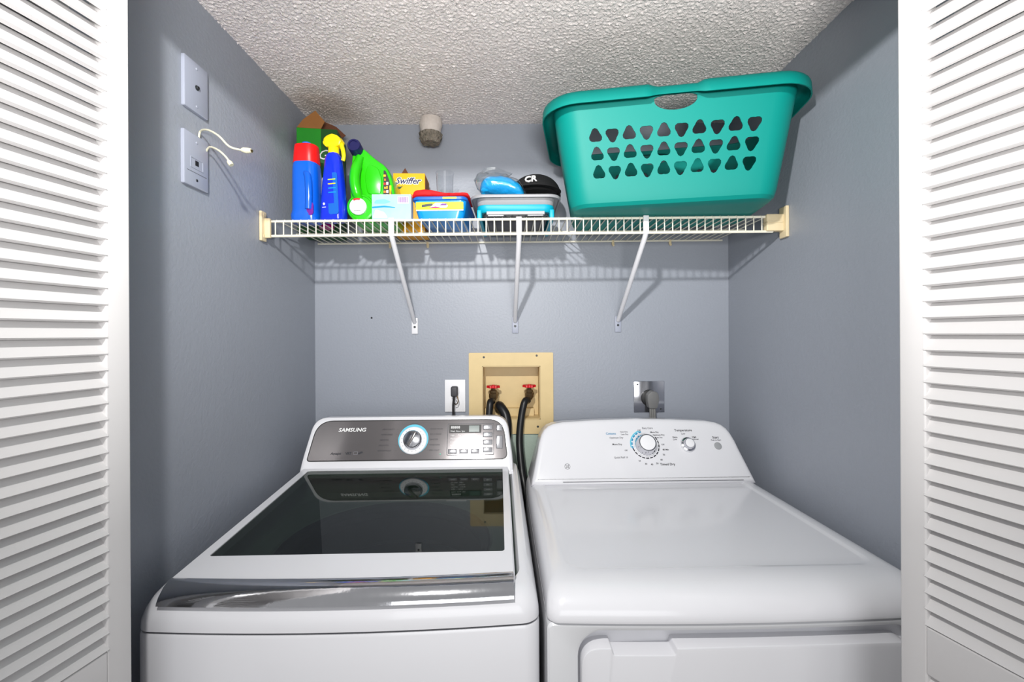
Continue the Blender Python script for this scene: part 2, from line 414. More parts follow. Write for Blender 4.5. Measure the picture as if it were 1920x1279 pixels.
# remove bottom cap of cover so the well stays open
b.f = [f for f in b.f if len(f) == 4]; b.mi = b.mi[:len(b.f)]
b.build('top_cover', None, wash)
b = MB()
b.loft([circ(.255, .85), circ(.252, .84), circ(.236, .83), circ(.234, .815), circ(.243, .80), circ(.246, .74), circ(.240, .735), circ(.246, .73), circ(.246, .66), circ(.240, .655), circ(.246, .65), circ(.246, .5), circ(.20, .46), circ(.02, .46)], False, True, m=M['dark'])
b.lathe([(.14, .462), (.13, .478), (.06, .49), (.045, .53), (.02, .54)], 32, m=M['tub'], T=TR(0, cy, 0))
b.build('drum', None, wash)
# lid: frame around the glass
gx0, gx1, gy0, gy1 = -.288, .288, .106, .553
lx0, lx1, ly0, ly1 = -.311, .306, .026, .578
LT = Matrix(((1, 0, 0, 0), (0, 1, 0, 0), (0, .062, 1, .912), (0, 0, 0, 1)))
P = rrect(lx0, lx1, ly0, ly1, .012, 4, 12, BOW); Q = rrect(gx0, gx1, gy0, gy1, .006, 4, 12, 0)
b = MB()
b.loft([[(x, y, -.010) for x, y in P], [(x, y, .009) for x, y in P], [(x, y, .0125) for x, y in inset(P, .003)], [(x, y, .0125) for x, y in Q], [(x, y, .0105) for x, y in Q], [(x, y, -.010) for x, y in Q], [(x, y, -.010) for x, y in P]], False, False, m=M['enamel'], T=LT)
lid = b.build('lid', None, wash)
b = MB(); b.box(gx0, gx1, gy0, gy1, .0085, .0105, T=LT); b.build('lid_window', M['lidglass'], lid, smooth=0)
# chrome handle strip
def bowy(x): return -BOW * (1 - (x / HW) ** 2)
n = 40; rings = []
for i in range(n + 1):
    x = -.306 + .609 * i / n; yb = bowy(x); e = max(0, (abs(x) - .285) / .02) * .002
    prof = [(.042 + e, .921), (.040, .928), (.032, .9295), (.018, .9235), (.007, .9135), (.002, .906), (.0005, .901), (.004, .899), (.012, .902)]
    rings.append([(x, y + yb, z) for y, z in prof])
b = MB(); b.loft(rings, True, True, m=M['chrome'], closed=True); b.build('lid_handle', None, lid, smooth=60)
# shadow gap slots beside lid
# console
FW = plane((0, .585, .962), (1, 0, 0), (0, .052, .105))
b = MB()
P = rpoly([(-.322, -.035), (.322, -.035), (.321, .012), (.304, .150), (-.304, .150), (-.321, .012)], [.002, .002, .03, .045, .045, .03], 8)
def tp(p, n=0): return FW @ Vector((p[0], p[1], n))
back = [(x, .675, .962 + v * .896 - .0) for x, v in P]
front = [tuple(tp(p, 0)) for p in P]
f1 = [tuple(tp(p, .010)) for p in inset(P, .001)]; f2 = [tuple(tp(p, .0145)) for p in inset(P, .004)]; f3 = [tuple(tp(p, .016)) for p in inset(P, .009)]
f4 = [tuple(tp(p, .0155)) for p in inset(P, .014)]
backr = [(x, .668, .962 + v * .896 - .004) for x, v in inset(P, .004)]
b.loft([[(x, .675, z) for x, y, z in backr], back, front, f1, f2, f3, f4], m=M['enamel'])
b.build('console', None, wash)
G = rpoly([(-.305, .010), (.305, .010), (.291, .136), (-.291, .136)], [.012, .022, .05, .05], 8)
FT = FW @ Matrix.Translation((0, 0, .0155))
b = MB(); b.outline(G, .0012, m=M['black'], T=FT); b.outline(inset(G, .003), .002, m=M['gunmetal'], T=FT); cp = b.build('control_panel', None, wash)
FT2 = FT @ Matrix.Translation((0, .004, .002))
b = MB(); b.text('SAMSUNG', .0165, -.222, .096, m=M['text_white'], T=FT2, sx=1.12, bold=.0003, shear=.15); b.build('brand_lettering', None, cp, smooth=0)
b = MB(); b.text('Aquajet', .010, -.235, .026, m=M['text_dark'], T=FT2, shear=.2, bold=.0002); b.text('VRT', .010, -.19, .026, m=M['text_dark'], T=FT2, bold=.0005)
b.build('badge_lettering', None, cp, smooth=0); b = MB()
b.frame(rrect(-.166, -.153, .025, .035, .002, 2, 1), rrect(-.165, -.154, .026, .034, .0015, 2, 1), .0004, m=M['text_grey'], T=FT2)
b.outline([(-.149 + .0045 * math.cos(t) + .001, .03 + .003 * math.sin(t) - .001) for t in [k * .3927 for k in range(16)]], .0004, m=M['text_dark'], T=FT2)
b.outline([(-.143 + .0045 * math.cos(t) + .001, .032 + .003 * math.sin(t)) for t in [k * .3927 for k in range(16)]], .0004, m=M['text_dark'], T=FT2)
b.build('badge_symbols', None, cp, smooth=0); b = MB()
DU, DV = .0125, .066
for i, (s1, s2) in enumerate((('HEAVY DUTY', 'QUICK WASH'), ('SUPER SPEED', 'E.C.O WASH'), ('BEDDING', 'SANITIZE'), ('DELICATES', 'RINSE+SPIN'), ('WATERPROOF', 'SPIN ONLY'))):
    v = .100 - i * .0165
    b.text(s1, .0062, -.086 - .002 * i, v, m=M['text_dark'], T=FT2); b.text(s2, .0062, .063, v, m=M['text_dark'], T=FT2)
    b.box(DU - .055, DU - .048, v + .002, v + .0024, 0, .0003, m=M['text_dark'], T=FT2); b.box(.055, .060, v + .002, v + .0024, 0, .0003, m=M['text_dark'], T=FT2)
b.text('NORMAL', .0062, DU, .116, m=M['text_dark'], T=FT2, align='CENTER')
b.build('cycle_lettering', None, cp, smooth=0)
b = MB(); b.lathe([(.0465, 0), (.0465, .0012)], 40, m=M['cyanring'], T=FT2 @ Matrix.Translation((DU, DV + .004, 0)))
b.lathe([(.0425, .0), (.0425, .004), (.040, .006), (.030, .0065)], 48, m=M['outlet'], T=FT2 @ Matrix.Translation((DU, DV, 0)))
for k in range(16):
    a = R(20 + 20 * k); b.box(-.0006, .0006, .033, .036, .0062, .0068, m=M['text_grey'], T=FT2 @ Matrix.Translation((DU, DV, 0)) @ Matrix.Rotation(a, 4, 'Z'))
dr = b.build('dial_ring', None, cp)
b = MB(); KT = FT2 @ Matrix.Translation((DU, DV, .006))
b.lathe([(.029, 0), (.029, .006), (.0275, .014), (.024, .018), (.012, .0205), (.002, .021)], 40, m=M['chrome2'], T=KT)
b.box(-.004, .004, -.024, .024, .018, .024, .002, m=M['gunmetal'], T=KT @ Matrix.Rotation(R(-25), 4, 'Z')); b.build('dial_knob', None, cp)
b = MB(); b.frame(rrect(.117, .262, .020, .122 - .004, .003, 3, 1), rrect(.1185, .2605, .0215, .1165, .002, 3, 1), .0012, m=M['seam'], T=FT2)
b.box(.1185, .2605, .0215, .1165, 0, .0006, m=M['gunmetal'], T=FT2)
b.box(.122, .222, .088, .114, 0, .0014, m=M['black'], T=FT2); b.box(.184, .216, .091, .111, 0, .0018, m=M['lcd'], T=FT2)
b.text('88888', .011, .127, .102, m=M['text_white'], T=FT2 @ Matrix.Translation((0, 0, .0014)), sx=1.05); b.text('Wash  Rinse  Spin', .0062, .126, .0915, m=M['text_white'], T=FT2 @ Matrix.Translation((0, 0, .0014)))
for i, s in enumerate(('High      Extra', 'Medium    Heavy', 'Low       Normal', 'No Spin   Light')): b.text(s, .0065, .127, .079 - i * .0105, m=M['text_white'], T=FT2 @ Matrix.Translation((0, 0, .0006)))
b.build('display', None, cp, smooth=0)
def button(u0, u1, v0, v1, s=None):
    q = MB(); q.box(u0 - .0012, u1 + .0012, v0 - .0012, v1 + .0012, 0, .0009, m=M['seam'], T=FT2); q.box(u0, u1, v0, v1, 0, .003, .001, m=M['buttons'], T=FT2)
    if s: q.text(s, .0058, (u0 + u1) / 2, (v0 + v1) / 2 - .002, m=M['text_white'], T=FT2 @ Matrix.Translation((0, 0, .003)), align='CENTER')
    q.build('button', None, cp)
for i, s in enumerate(('Temp', 'Rinse', 'Spin', 'Soil')): button(.229, .256, .099 - i * .0235, .112 - i * .0235, s)
for i, s in enumerate(('Delay', 'Option', 'Select')): button(.122 + i * .0345, .147 + i * .0345, .0255, .0375, s)
button(.271, .287, .094, .112, 'o'); button(.270, .288, .040, .078)
b = MB(); b.lathe([(.0022, 0), (.0018, .0015)], 12, m=M['greenled'], T=FT2 @ Matrix.Translation((.098, .024, 0))); b.build('status_light', None, cp)

# ------------------------------------------------------------------ dryer
dry = thing('clothes_dryer', 'white clothes dryer with tall sloping white console and two knobs, right of the washing machine', 'dryer', (.411, .766, 0), R(1.2))
b = MB()
b.loft([[(x, y, z) for x, y in rrect(-HW, HW, .03, .69, .012, 4, 12, 0)] for z in (.02, .856)], m=M['enamel']); b.build('cabinet', None, dry)
for sx in (-.29, .29):
    for sy in (.08, .62):
        f = MB(); f.lathe([(.022, 0), (.024, .006), (.02, .021)], 16, T=TR(sx, sy, 0)); f.build('foot', M['black'], dry)
# front frame plate with a rounded recess for the door, standing in the XZ plane
FF = plane((0, .03, 0), (1, 0, 0), (0, 0, 1))
P = rrect(-HW, HW, .02, .856, .012, 10, 16); Q = rrect(-.296, .31, .10, .842, .045, 10, 16)
def fb(pt, n):
    x, v = pt; return (x, -n - .009 * (1 - (x / HW) ** 2) * (1 if n > 0 else 0), v)
FFm = Matrix.Translation((0, .03, 0))
b = MB(); b.loft([[fb(p, 0.0) for p in P], [fb(p, .022) for p in P], [fb(p, .026) for p in inset(P, .004)], [fb(p, .026) for p in inset(Q, -.006)], [fb(p, .022) for p in Q], [fb(p, 0) for p in Q]], False, False, m=M['enamel2'], T=FFm)
b.build('front_frame', None, dry)
b = MB()
D = rpoly([(-.29, .12), (.302, .12), (.302, .815), (-.125, .815), (-.128, .803), (-.235, .803), (-.238, .815), (-.29, .815)], [.03, .03, .035, .003, .003, .003, .003, .035], 6)
def db(pt, n):
    x, v = pt; return (x, -n - .009 * (1 - (x / HW) ** 2), v)
b.loft([[db(p, -.01) for p in D], [db(p, .027) for p in D], [db(p, .0285) for p in inset(D, .001)], [db(p, .029) for p in inset(D, .0025)]], m=M['enamel'], T=FFm)
b.build('door', None, dry)
# top cover
DT = .910
def dr(z, i, iy, r, bow, back=.0): return [(x, y, z) for x, y in rrect(-HW + i, HW - i, iy, .69 - back, r, 8, 14, bow)]
b = MB()
b.loft([dr(.8575, .004, .004, .02, .009), dr(.8585, 0, .0, .022, .01), dr(.864, -.0005, -.001, .022, .01), dr(.878, .001, .003, .024, .01), dr(.892, .004, .012, .028, .01), dr(.902, .010, .025, .03, .008), dr(.908, .020, .042, .03, .006, .01), dr(DT, .032, .06, .03, .004, .02),
        dr(DT, .044, .074, .035, .001, .03), dr(DT - .0005, .047, .078, .035, .001, .03), dr(DT - .0030, .052, .084, .034, .001, .03), dr(DT - .0035, .056, .088, .034, .001, .03)], m=M['enamel'])
b.build('top_cover', None, dry)
b = MB(); b.loft([dr(.855, .006, .008, .02, .009), dr(.859, .006, .008, .02, .009)], m=M['seam']); b.build('seam_gasket', None, dry)
# console
FD = plane((0, .552, DT - .006), (1, 0, 0), (0, .108, .183))
side = [(.340, .0), (.336, .02), (.330, .045), (.323, .075), (.316, .105), (.311, .13), (.303, .155), (.294, .172), (.280, .185), (.262, .193), (.23, .199), (.12, .205), (0, .208)]
ol = [(x, v) for x, v in side] + [(-x, v) for x, v in reversed(side[:-1])]
kz = .183 / math.hypot(.108, .183)
b = MB()
bk = [(x, .688, DT - .006 + v * kz - .002) for x, v in ol]
bk2 = [(x, .690, z - .004) for x, y, z in bk]
rings = [bk2, bk] + [[tuple(FD @ Vector((*p, n))) for p in (inset(ol, d) if d else ol)] for n, d in ((0, 0), (.006, .0015), (.0105, .005), (.0125, .011), (.0130, .018))]
b.loft(rings, m=M['enamel']); b.build('console', None, dry, smooth=50)
DT2 = FD @ Matrix.Translation((0, 0, .0131))
b = MB(); b.box(-.245, .30, .0, .0012, .0, .002, m=M['seam'], T=FD @ Matrix.Translation((0, .0075, .0132))); b.build('console_seam', None, dry, smooth=0)
DU, DV = .022, .118
def arc(mb, u, v, r0, r1, a0, a1, m, h=.0004, T=DT2):
    k = max(2, int(abs(a1 - a0) / 6)); pts = [(u + r1 * math.cos(R(a0 + (a1 - a0) * i / k)), v + r1 * math.sin(R(a0 + (a1 - a0) * i / k))) for i in range(k + 1)]
    pts += [(u + r0 * math.cos(R(a1 + (a0 - a1) * i / k)), v + r0 * math.sin(R(a1 + (a0 - a1) * i / k))) for i in range(k + 1)]
    for i in range(k):
        q = [pts[i], pts[i + 1], pts[2 * k - i], pts[2 * k + 1 - i]]
        mb.add([(x, y, h) for x, y in q], [(0, 3, 2, 1)], m, T)
b = MB()
for a in range(100, 186, 17): arc(b, DU, DV, .040, .044, a, a + 12, M['text_blue'])
for a in range(195, 390, 17): arc(b, DU, DV, .040, .0435, a, a + 13, M['text_dark'])
arc(b, DU, DV, .0445, .048, 105, 190, M['cyanring'])
tx = [('Cottons', -.098, .152, .0095, 'text_blue'), ('Optimum Dry', -.088, .139, .0075, 'text_grey'), ('Less Dry', -.05, .150, .0065, 'text_grey'), ('Very Dry', -.052, .158, .0065, 'text_grey'), ('Off', .004, .162, .0075, 'text_grey'),
      ('More Dry', -.082, .118, .0075, 'text_dark'), ('Off', -.046, .099, .0065, 'text_grey'), ('Quick Fluff 10', -.082, .077, .0075, 'text_grey'),
      ('Easy Care', .02, .169, .0085, 'text_grey'), ('More Dry', .044, .156, .0065, 'text_dark'), ('Optimum Dry', .05, .147, .0065, 'text_dark'), ('Less Dry', .058, .139, .006, 'text_grey'), ('Off', .072, .116, .007, 'text_grey'),
      ('80 Min', .073, .100, .007, 'text_dark'), ('70', .070, .084, .007, 'text_dark'), ('60', .060, .069, .007, 'text_dark'), ('50', .045, .058, .007, 'text_dark'), ('40', .028, .055, .007, 'text_dark'), ('30', .010, .057, .007, 'text_dark'),
      ('20', -.008, .066, .007, 'text_grey'), ('Timed Dry', .056, .054, .0105, 'text_dark'),
      ('Temperature', .122, .160, .0105, 'text_dark'), ('Low', .142, .150, .007, 'text_grey'), ('Extra', .112, .139, .007, 'text_dark'), ('Low', .112, .132, .007, 'text_grey'), ('High', .174, .139, .007, 'text_dark'), ('Normal', .174, .132, .006, 'text_grey'),
      ('Start', .238, .136, .0105, 'text_dark'), ('Push to Start', .232, .129, .006, 'text_grey')]
b.build('dial_marks', None, dry, smooth=0)
for nm, lo, hi in (('cycle_lettering', -1, .10), ('temperature_lettering', .10, .2), ('start_lettering', .2, 1)):
    b = MB()
    for s, u, v, sz, k in tx:
        if lo <= u < hi: b.text(s, sz, u, v, m=M[k], T=DT2, bold=.0001)
    b.build(nm, None, dry, smooth=0)
def knob(name, u, v, ro, ri, h):
    KT = DT2 @ Matrix.Translation((u, v, 0))
    q = MB(); q.lathe([(ro, 0), (ro, .001), (ro * .97, .003), (ro * .93, .004)], 40, m=M['enamel2'], T=KT)
    q.lathe([(ro * .93, .003), (ro * .90, .007), (ri * 1.12, h * .45), (ri * 1.02, h * .9), (ri * .97, h), (ri * .87, h), (ri * .86, h * .97)], 40, m=M['chrome2'], T=KT)
    q.lathe([(ri * .86, h * .9), (ri * .86, h * .985), (ri * .8, h)], 40, m=M['outlet'], T=KT)
    return q.build(name, None, dry)
knob('dial_knob', DU, DV, .037, .027, .026); knob('temperature_knob', .155, .117, .024, .0155, .02)
b = MB(); b.lathe([(.0115, 0), (.0115, .0015), (.0105, .002)], 32, T=DT2 @ Matrix.Translation((.249, .112, 0))); b.build('start_button', M['greydot'], dry)
b = MB(); LG = DT2 @ Matrix.Translation((-.228, .054, 0))
arc(b, 0, 0, .0078, .0088, 0, 360, M['text_grey'], T=LG)
for a in (45, 135, 225, 315): arc(b, .0058 * math.cos(R(a)), .0058 * math.sin(R(a)), .0012, .002, 0, 330, M['text_grey'], T=LG)
b.text('GE', .008, 0, -.0028, m=M['text_dark'], T=LG, align='CENTER', shear=.2, sx=.85); b.build('maker_emblem', None, dry, smooth=0)

# ------------------------------------------------------------------ valve box and outlets on the back wall
vb = thing('valve_box', 'yellowed beige washer valve box set in the back wall below the shelf', 'outlet box', (.0, YB, 1.0))
b = MB(); FB = plane((0, YB - .0005, 0), (1, 0, 0), (0, 0, 1))
P = rrect(-.150, .153, 1.002, 1.294, .004, 3, 4); Q = rrect(BX0 + .001, BX1 - .001, BZ0 + .001, BZ1 - .001, .003, 3, 4)
b.T = Matrix.Translation((0, -YB, -1.0)) ; b.frame(P, Q, .006, m=M['beige'], T=FB)
b.build('face_frame', None, vb)
b = MB(); b.T = Matrix.Translation((0, -YB, -1.0))
t = .0025; x0, x1, z0, z1 = BX0 + .0015, BX1 - .0015, BZ0 + .0015, BZ1 - .0015; yd = YB + .085
for q in ((x0, x0 + t, YB - .004, yd, z0, z1), (x1 - t, x1, YB - .004, yd, z0, z1), (x0, x1, YB - .004, yd, z0, z0 + t), (x0, x1, YB - .004, yd, z1 - t, z1), (x0, x1, yd - t, yd, z0, z1)): b.box(*q)
b.box(x0 + .004, x1 - .02, yd - .03, yd - .002, z0 + t, z0 + .03)
b.build('box_shell', M['beige'], vb, smooth=0)
for px, pz in ((-.096, 1.278), (.094, 1.283), (.097, 1.028)):
    q = MB(); q.T = Matrix.Translation((0, -YB, -1.0)); q.lathe([(.004, 0), (.003, .002)], 12, T=plane((px, YB - .0065, pz), (1, 0, 0), (0, 0, 1))); q.build('screw', M['dark'], vb)
def valve(x, z, lab):
    v = thing('water_valve', lab, 'valve', (x, YB + .03, z), 0, 'red handled water valves')
    q = MB(); q.lathe([(.010, -.03), (.013, -.024), (.016, -.020), (.016, -.006), (.012, -.004), (.0135, .0), (.0135, .006), (.008, .008), (.006, .018)], 8)
    q.tube([(0, 0, -.012), (.012, .028, -.012), (.012, .05, -.012)], .008, 10); q.tube([(0, 0, -.014), (-.004, -.014, -.03)], .010, 10); q.build('valve_body', M['brass'], v)
    q = MB(); pts = []
    for k in range(48):
        a = 2 * math.pi * k / 48; rr = .0215 + .003 * math.cos(6 * a); pts.append((rr * math.cos(a), rr * math.sin(a)))
    q.outline(pts, .009, .003, z0=.016); q.lathe([(.006, .022), (.005, .027)], 12); q.build('handle', M['valve_red'], v)
    return v
valve(-.064, 1.148, 'brass water valve with red handle, the left one in the beige box')
valve(.068, 1.150, 'brass water valve with red handle, the right one in the beige box')
b = MB(); b.tube(spline([(.062, YB + .012, 1.120), (.050, YB - .012, 1.118), (.038, YB - .022, 1.07), (.030, YB - .04, .99), (.036, YB - .075, .90), (.048, YB - .11, .80), (.05, YB - .10, .5)], 10), .0125, 14)
tag(b.build('water_hose', M['rubber']), 'black rubber hose hanging from the right valve down between the machines', 'hose')
b = MB(); b.tube(spline([(-.068, YB + .012, 1.118), (-.074, YB - .006, 1.112), (-.078, YB - .018, 1.06), (-.080, YB - .03, .98), (-.09, YB - .05, .85)], 10), .0125, 14)
tag(b.build('water_hose', M['rubber']), 'short black rubber hose dropping straight from the left valve behind the washer', 'hose')
b = MB(); b.tube(spline([(-.042, YB + .05, 1.080), (-.042, YB + .022, 1.098), (-.036, YB - .004, 1.098), (-.018, YB - .022, 1.07), (-.014, YB - .035, 1.02), (-.022, YB - .045, .94), (-.04, YB - .05, .8)], 10), .017, 16)
tag(b.build('drain_hose', M['rubber']), 'thick black drain hose arching out of the beige box behind the washer console', 'hose')
# duplex outlet
ou = thing('electrical_outlet', 'white duplex electrical outlet on the back wall left of the beige box', 'outlet', (-.2, YB, 1.14))
b = MB(); b.box(-.037, .037, -.006, -.0002, -.058, .058, .002); b.build('cover_plate', M['outlet'], ou)
for dz in (-.02, .02):
    q = MB(); PT = plane((0, -.006, dz), (1, 0, 0), (0, 0, 1)); q.outline(rrect(-.017, .017, -.014, .014, .008, 4, 1), .002, .0006, m=M['outlet'], T=PT)
    for sx in (-.006, .006): q.box(sx - .001, sx + .001, -.002, .006, .0019, .0024, m=M['black'], T=PT)
    q.lathe([(.0022, .0019), (.0022, .0024)], 10, m=M['black'], T=PT @ Matrix.Translation((0, -.007, 0))); q.build('socket', None, ou)
pc = thing('power_cord', 'dark washer power cord plugged into the white duplex outlet', 'power cord', (-.2, YB - .008, 1.16))
b = MB(); b.box(-.012, .012, -.026, -.0005, -.020, .016, .005); b.build('plug', M['dkgrey'], pc)
b = MB(); b.tube(spline([(0, -.018, -.016), (-.003, -.024, -.05), (-.002, -.03, -.1), (.0, -.03, -.25)], 8), .0042, 8, m=M['black'])
b.tube(spline([(.004, -.020, -.010), (.014, -.026, -.026), (.012, -.026, -.042), (.003, -.024, -.048)], 6), .0018, 6, m=M['brass']); b.build('cord', None, pc)
# dryer outlet
do = thing('dryer_outlet', 'square polished chrome dryer outlet plate on the back wall', 'outlet', (.498, YB, 1.133))
b = MB(); b.box(-.055, .055, -.004, -.0002, -.056, .056, .0015); b.build('cover_plate', M['chrome2'], do)
b = MB(); b.lathe([(.030, 0), (.029, .008), (.027, .009)], 32, T=plane((0, -.004, -.004), (1, 0, 0), (0, 0, 1))); b.build('receptacle', M['black'], do)
for dx, dz in ((-.042, .044), (.042, -.044)):
    q = MB(); q.lathe([(.003, 0), (.002, .0015)], 10, T=plane((dx, -.004, dz), (1, 0, 0), (0, 0, 1))); q.build('screw', M['dark'], do)
dc = thing('power_cord', 'thick grey dryer cord with angled plug in the chrome plate', 'power cord', (.50, YB - .014, 1.133))
b = MB(); PO = rpoly([(-.014, -.038), (.016, -.038), (.024, -.004), (.018, .020), (-.002, .026), (-.020, .012), (-.020, -.008)], .008, 4)
b.outline(PO, .028, .005, T=plane((0, 0, 0), (1, 0, 0), (0, 0, 1))); b.build('plug', M['plug'], dc)
b = MB()
for dx in (-.006, .001, .008): b.tube(spline([(dx, -.016, -.034), (dx, -.018, -.06), (dx + .002, -.018, -.2), (dx, -.02, -.4)], 4), .0045, 8)
b.build('cord', M['cordgrey'], dc)
# little nail hole mark
b = MB(); b.lathe([(.0035, 0), (.002, .001)], 10, T=plane((-.5, YB - .0002, 1.422), (1, 0, 0), (0, 0, 1))); tag(b.build('nail', M['black']), 'tiny dark nail in the back wall below the left end of the shelf', 'nail')

# ------------------------------------------------------------------ left wall plates and loose wires
def wallplate(y0, y1, zc, h, lab, jack):
    cyy = (y0 + y1) / 2; o = thing('wall_plate', lab, 'wall plate', (XL, cyy, zc), 0)
    PT = plane((0, 0, 0), (0, -1, 0), (0, 0, 1))   # local z = world +x? checked below
    PT = plane((0.0003, 0, 0), (0, 1, 0), (0, 0, 1)); hw = (y1 - y0) / 2
    b = MB(); b.outline(rrect(-hw, hw, -h / 2, h / 2, .003, 3, 1), .0075, .0025, T=PT); b.build('cover_plate', M['switch'], o)
    q = MB()
    if jack:
        q.frame(rrect(-.020, .020, -.012, .012, .001, 2, 1), rrect(-.018, .018, -.010, .010, .001, 2, 1), .001, m=M['switch'], T=PT @ Matrix.Translation((0, -.006, .0075)))
        q.box(-.005, .005, -.010, .001, .007, .0082, m=M['black'], T=PT); q.box(-.030, .030, -.027, -.0262, .0070, .0082, m=M['seam'], T=PT)
    else:
        q.lathe([(.0055, .007), (.0055, .0085), (.0035, .0085), (.0035, .012)], 14, m=M['dark'], T=PT); q.lathe([(.003, .008), (.003, .0122)], 10, m=M['black'], T=PT)
    q.build('jack', None, o)
    for dz in (-.042, .042):
        q = MB(); q.lathe([(.0032, .0074), (.0026, .0086)], 10, T=PT @ Matrix.Translation((0, dz, 0))); q.build('screw', M['switch'] if dz > 0 or not jack else M['black'], o)
    return o
wallplate(.938, 1.012, CAMZ + .553, .112, 'grey painted wall plate with one coax hole, the upper plate on the left wall', False)
wallplate(.936, 1.012, CAMZ + .388, .118, 'grey painted wall plate with phone jack, the lower plate on the left wall', True)
def W(px, py, y):  # world point seen at a photo pixel at depth y
    return ((px - 957) / F * y, y, CAMZ - (py - 627) / F * y)
b = MB(); b.tube(spline([(XL + .004, .985, 1.802), W(378, 243, .985), W(392, 241, .965), W(412, 252, .955), W(432, 272, .955), W(455, 279, .96)], 8), .0022, 8, m=M['ivorycable'])
e = W(466, 280, .96); b.tube([W(455, 279, .96), W(459, 279, .96), e, W(473, 280, .96)], [.004, .0062, .0062, .0045], 10, m=M['ivorycable'])
b.tube([W(471, 280, .96), W(475, 281, .96)], .0032, 8, m=M['brass'])
tag(b.build('coax_cable', None), 'loose ivory cable with end connector curling from the top of the lower wall plate', 'cable')
b = MB(); b.tube(spline([(XL + .004, 1.008, 1.783), W(395, 273, 1.0), W(410, 278, .985), W(424, 290, .98), W(432, 301, .98)], 8), .0022, 8, m=M['ivorycable'])
b.tube([W(430, 299, .98), W(433, 303, .98), W(436, 307, .98)], [.004, .0058, .005], 10, m=M['ivorycable'])
tag(b.build('coax_cable', None), 'short ivory cable with dark tipped end beside the lower wall plate', 'cable')

# ------------------------------------------------------------------ pipe stub
ps = thing('pipe_stub', 'plaster covered pipe stub with crusty end at the ceiling above the back wall', 'pipe', (-.272, 1.52, 2.1))
b = MB(); rings = []
for k in range(9):
    t = k / 8; r = .036 + .003 * math.sin(t * 5); z = .0 - .062 * t
    rings.append([((r + .002 * noise.noise(Vector((math.cos(a) * 3, math.sin(a) * 3, t * 6)))) * math.cos(a), r * math.sin(a) * .9 - .01 * t, z + .01) for a in [2 * math.pi * i / 28 for i in range(28)]])
b.loft(rings); b.build('pipe', M['plaster'], ps)
b = MB(); rings = []
for k in range(6):
    t = k / 5; r = .039 * (1 - .25 * t * t)
    rings.append([((r + .006 * noise.noise(Vector((math.cos(a) * 6, math.sin(a) * 6, t * 9 + 4)))) * math.cos(a), (r + .006 * noise.noise(Vector((math.cos(a) * 5, math.sin(a) * 5, t * 9)))) * math.sin(a) * .9 - .01, -.046 - .034 * t + .006 * noise.noise(Vector((math.cos(a) * 4, math.sin(a) * 4, 2)))) for a in [2 * math.pi * i / 28 for i in range(28)]])
b.loft(rings); b.build('insulation_end', M['crust'], ps)

# ------------------------------------------------------------------ wire shelf
SX0, SX1 = XL, XR; SYF = 1.252
def sh(x): return CAMZ + .3295 + .006 * (x - XL) / (XR - XL)     # top wire height along the shelf
shelf = thing('wire_shelf', 'cream vinyl coated wire shelf across the back of the closet above both machines', 'shelf', (0, SYF, sh(0)))
tilt = math.atan(.006 / (XR - XL)); shelf.rotation_euler = (0, -tilt, 0)
b = MB(); L0, L1 = XL + .035, XR - .045; r = .0026
n = 61
for i in range(n + 1):
    x = L0 + (L1 - L0) * i / n
    b.tube([(x, .318, .001), (x, .10, .001), (x, .002, .001), (x, -.0042, -.002), (x, -.0042, -.044)], .0018, 6)
b.build('cross_wires', M['wire'], shelf)
b = MB(); b.tube([(L0 - .028, -.0005, -.003), (L1 + .01, -.0005, -.003)], .0036, 10); b.build('front_rail', M['wire'], shelf)
b = MB(); b.tube([(L0 - .02, -.0005, -.045), (L1 + .01, -.0005, -.045)], .0038, 10); b.build('lower_rail', M['wire'], shelf)
b = MB(); b.tube([(L0 - .02, .318, -.0015), (L1 + .02, .318, -.0015)], .0034, 10); b.build('back_rail', M['wire'], shelf)
b = MB(); b.tube([(L0 - .02, .16, -.003), (L1 + .02, .16, -.003)], .0028, 10); b.build('middle_rail', M['wire'], shelf)
# end brackets
q = MB(); q.box(XL + .0005, XL + .008, -.026, .0, -.062, .022, .002); q.box(XL + .006, L0 - .012, -.012, -.002, -.052, .004, .002)
for dz in (-.048, .012): q.tube([(XL + .007, -.013, dz), (XL + .0095, -.013, dz)], .005, 10, m=None)
q.build('end_bracket', M['cream'], shelf)
q = MB(); q.box(XR - .009, XR - .0005, -.022, .012, -.064, .024, .002); q.box(L1 - .012, XR - .008, -.011, .010, -.045, .003, .003); q.box(L1 - .012, XR - .012, -.013, .012, -.022, -.018, .001)
q.build('end_bracket', M['cream'], shelf)
for x in (-.43, -.295, .36 + .01, .555 + .02):
    q = MB(); q.tube([(x, .318, .002), (x, .318, -.012), (x + .001, .314, -.018)], [.005, .005, .004], 8); q.build('wall_clip', M['cream'], shelf)
for px0, x1w in ((-.338, -.345), (.026, .016), (.388, .386)):
    q = MB(); zt = -.004; top = (px0, -.006, zt); mid = (px0, -.006, -.052); bot = (x1w, .306, -.277)
    q.box(px0 - .008, px0 + .008, -.0085, -.004, -.050, .003, .0015)
    q.tube([(px0, -.002, -.047), (px0, .004, -.055), tuple(Vector((px0, .004, -.055)).lerp(Vector(bot), .5)), bot, (x1w, .318, -.285)], .0075, 12)
    br = q.build('brace', M['bracket'], shelf)
    q = MB(); q.box(x1w - .011, x1w + .011, .3195, .3235, -.328, -.270, .0015); q.build('mounting_plate', M['bracket'] if x1w < -.2 else M['switch'], br)
    q = MB(); q.lathe([(.0042, 0), (.003, .002)], 12, T=plane((x1w, .3193, -.303), (1, 0, 0), (0, 0, 1))); q.build('screw', M['dark'], br)
def onshelf(x): return sh(x) + .0032

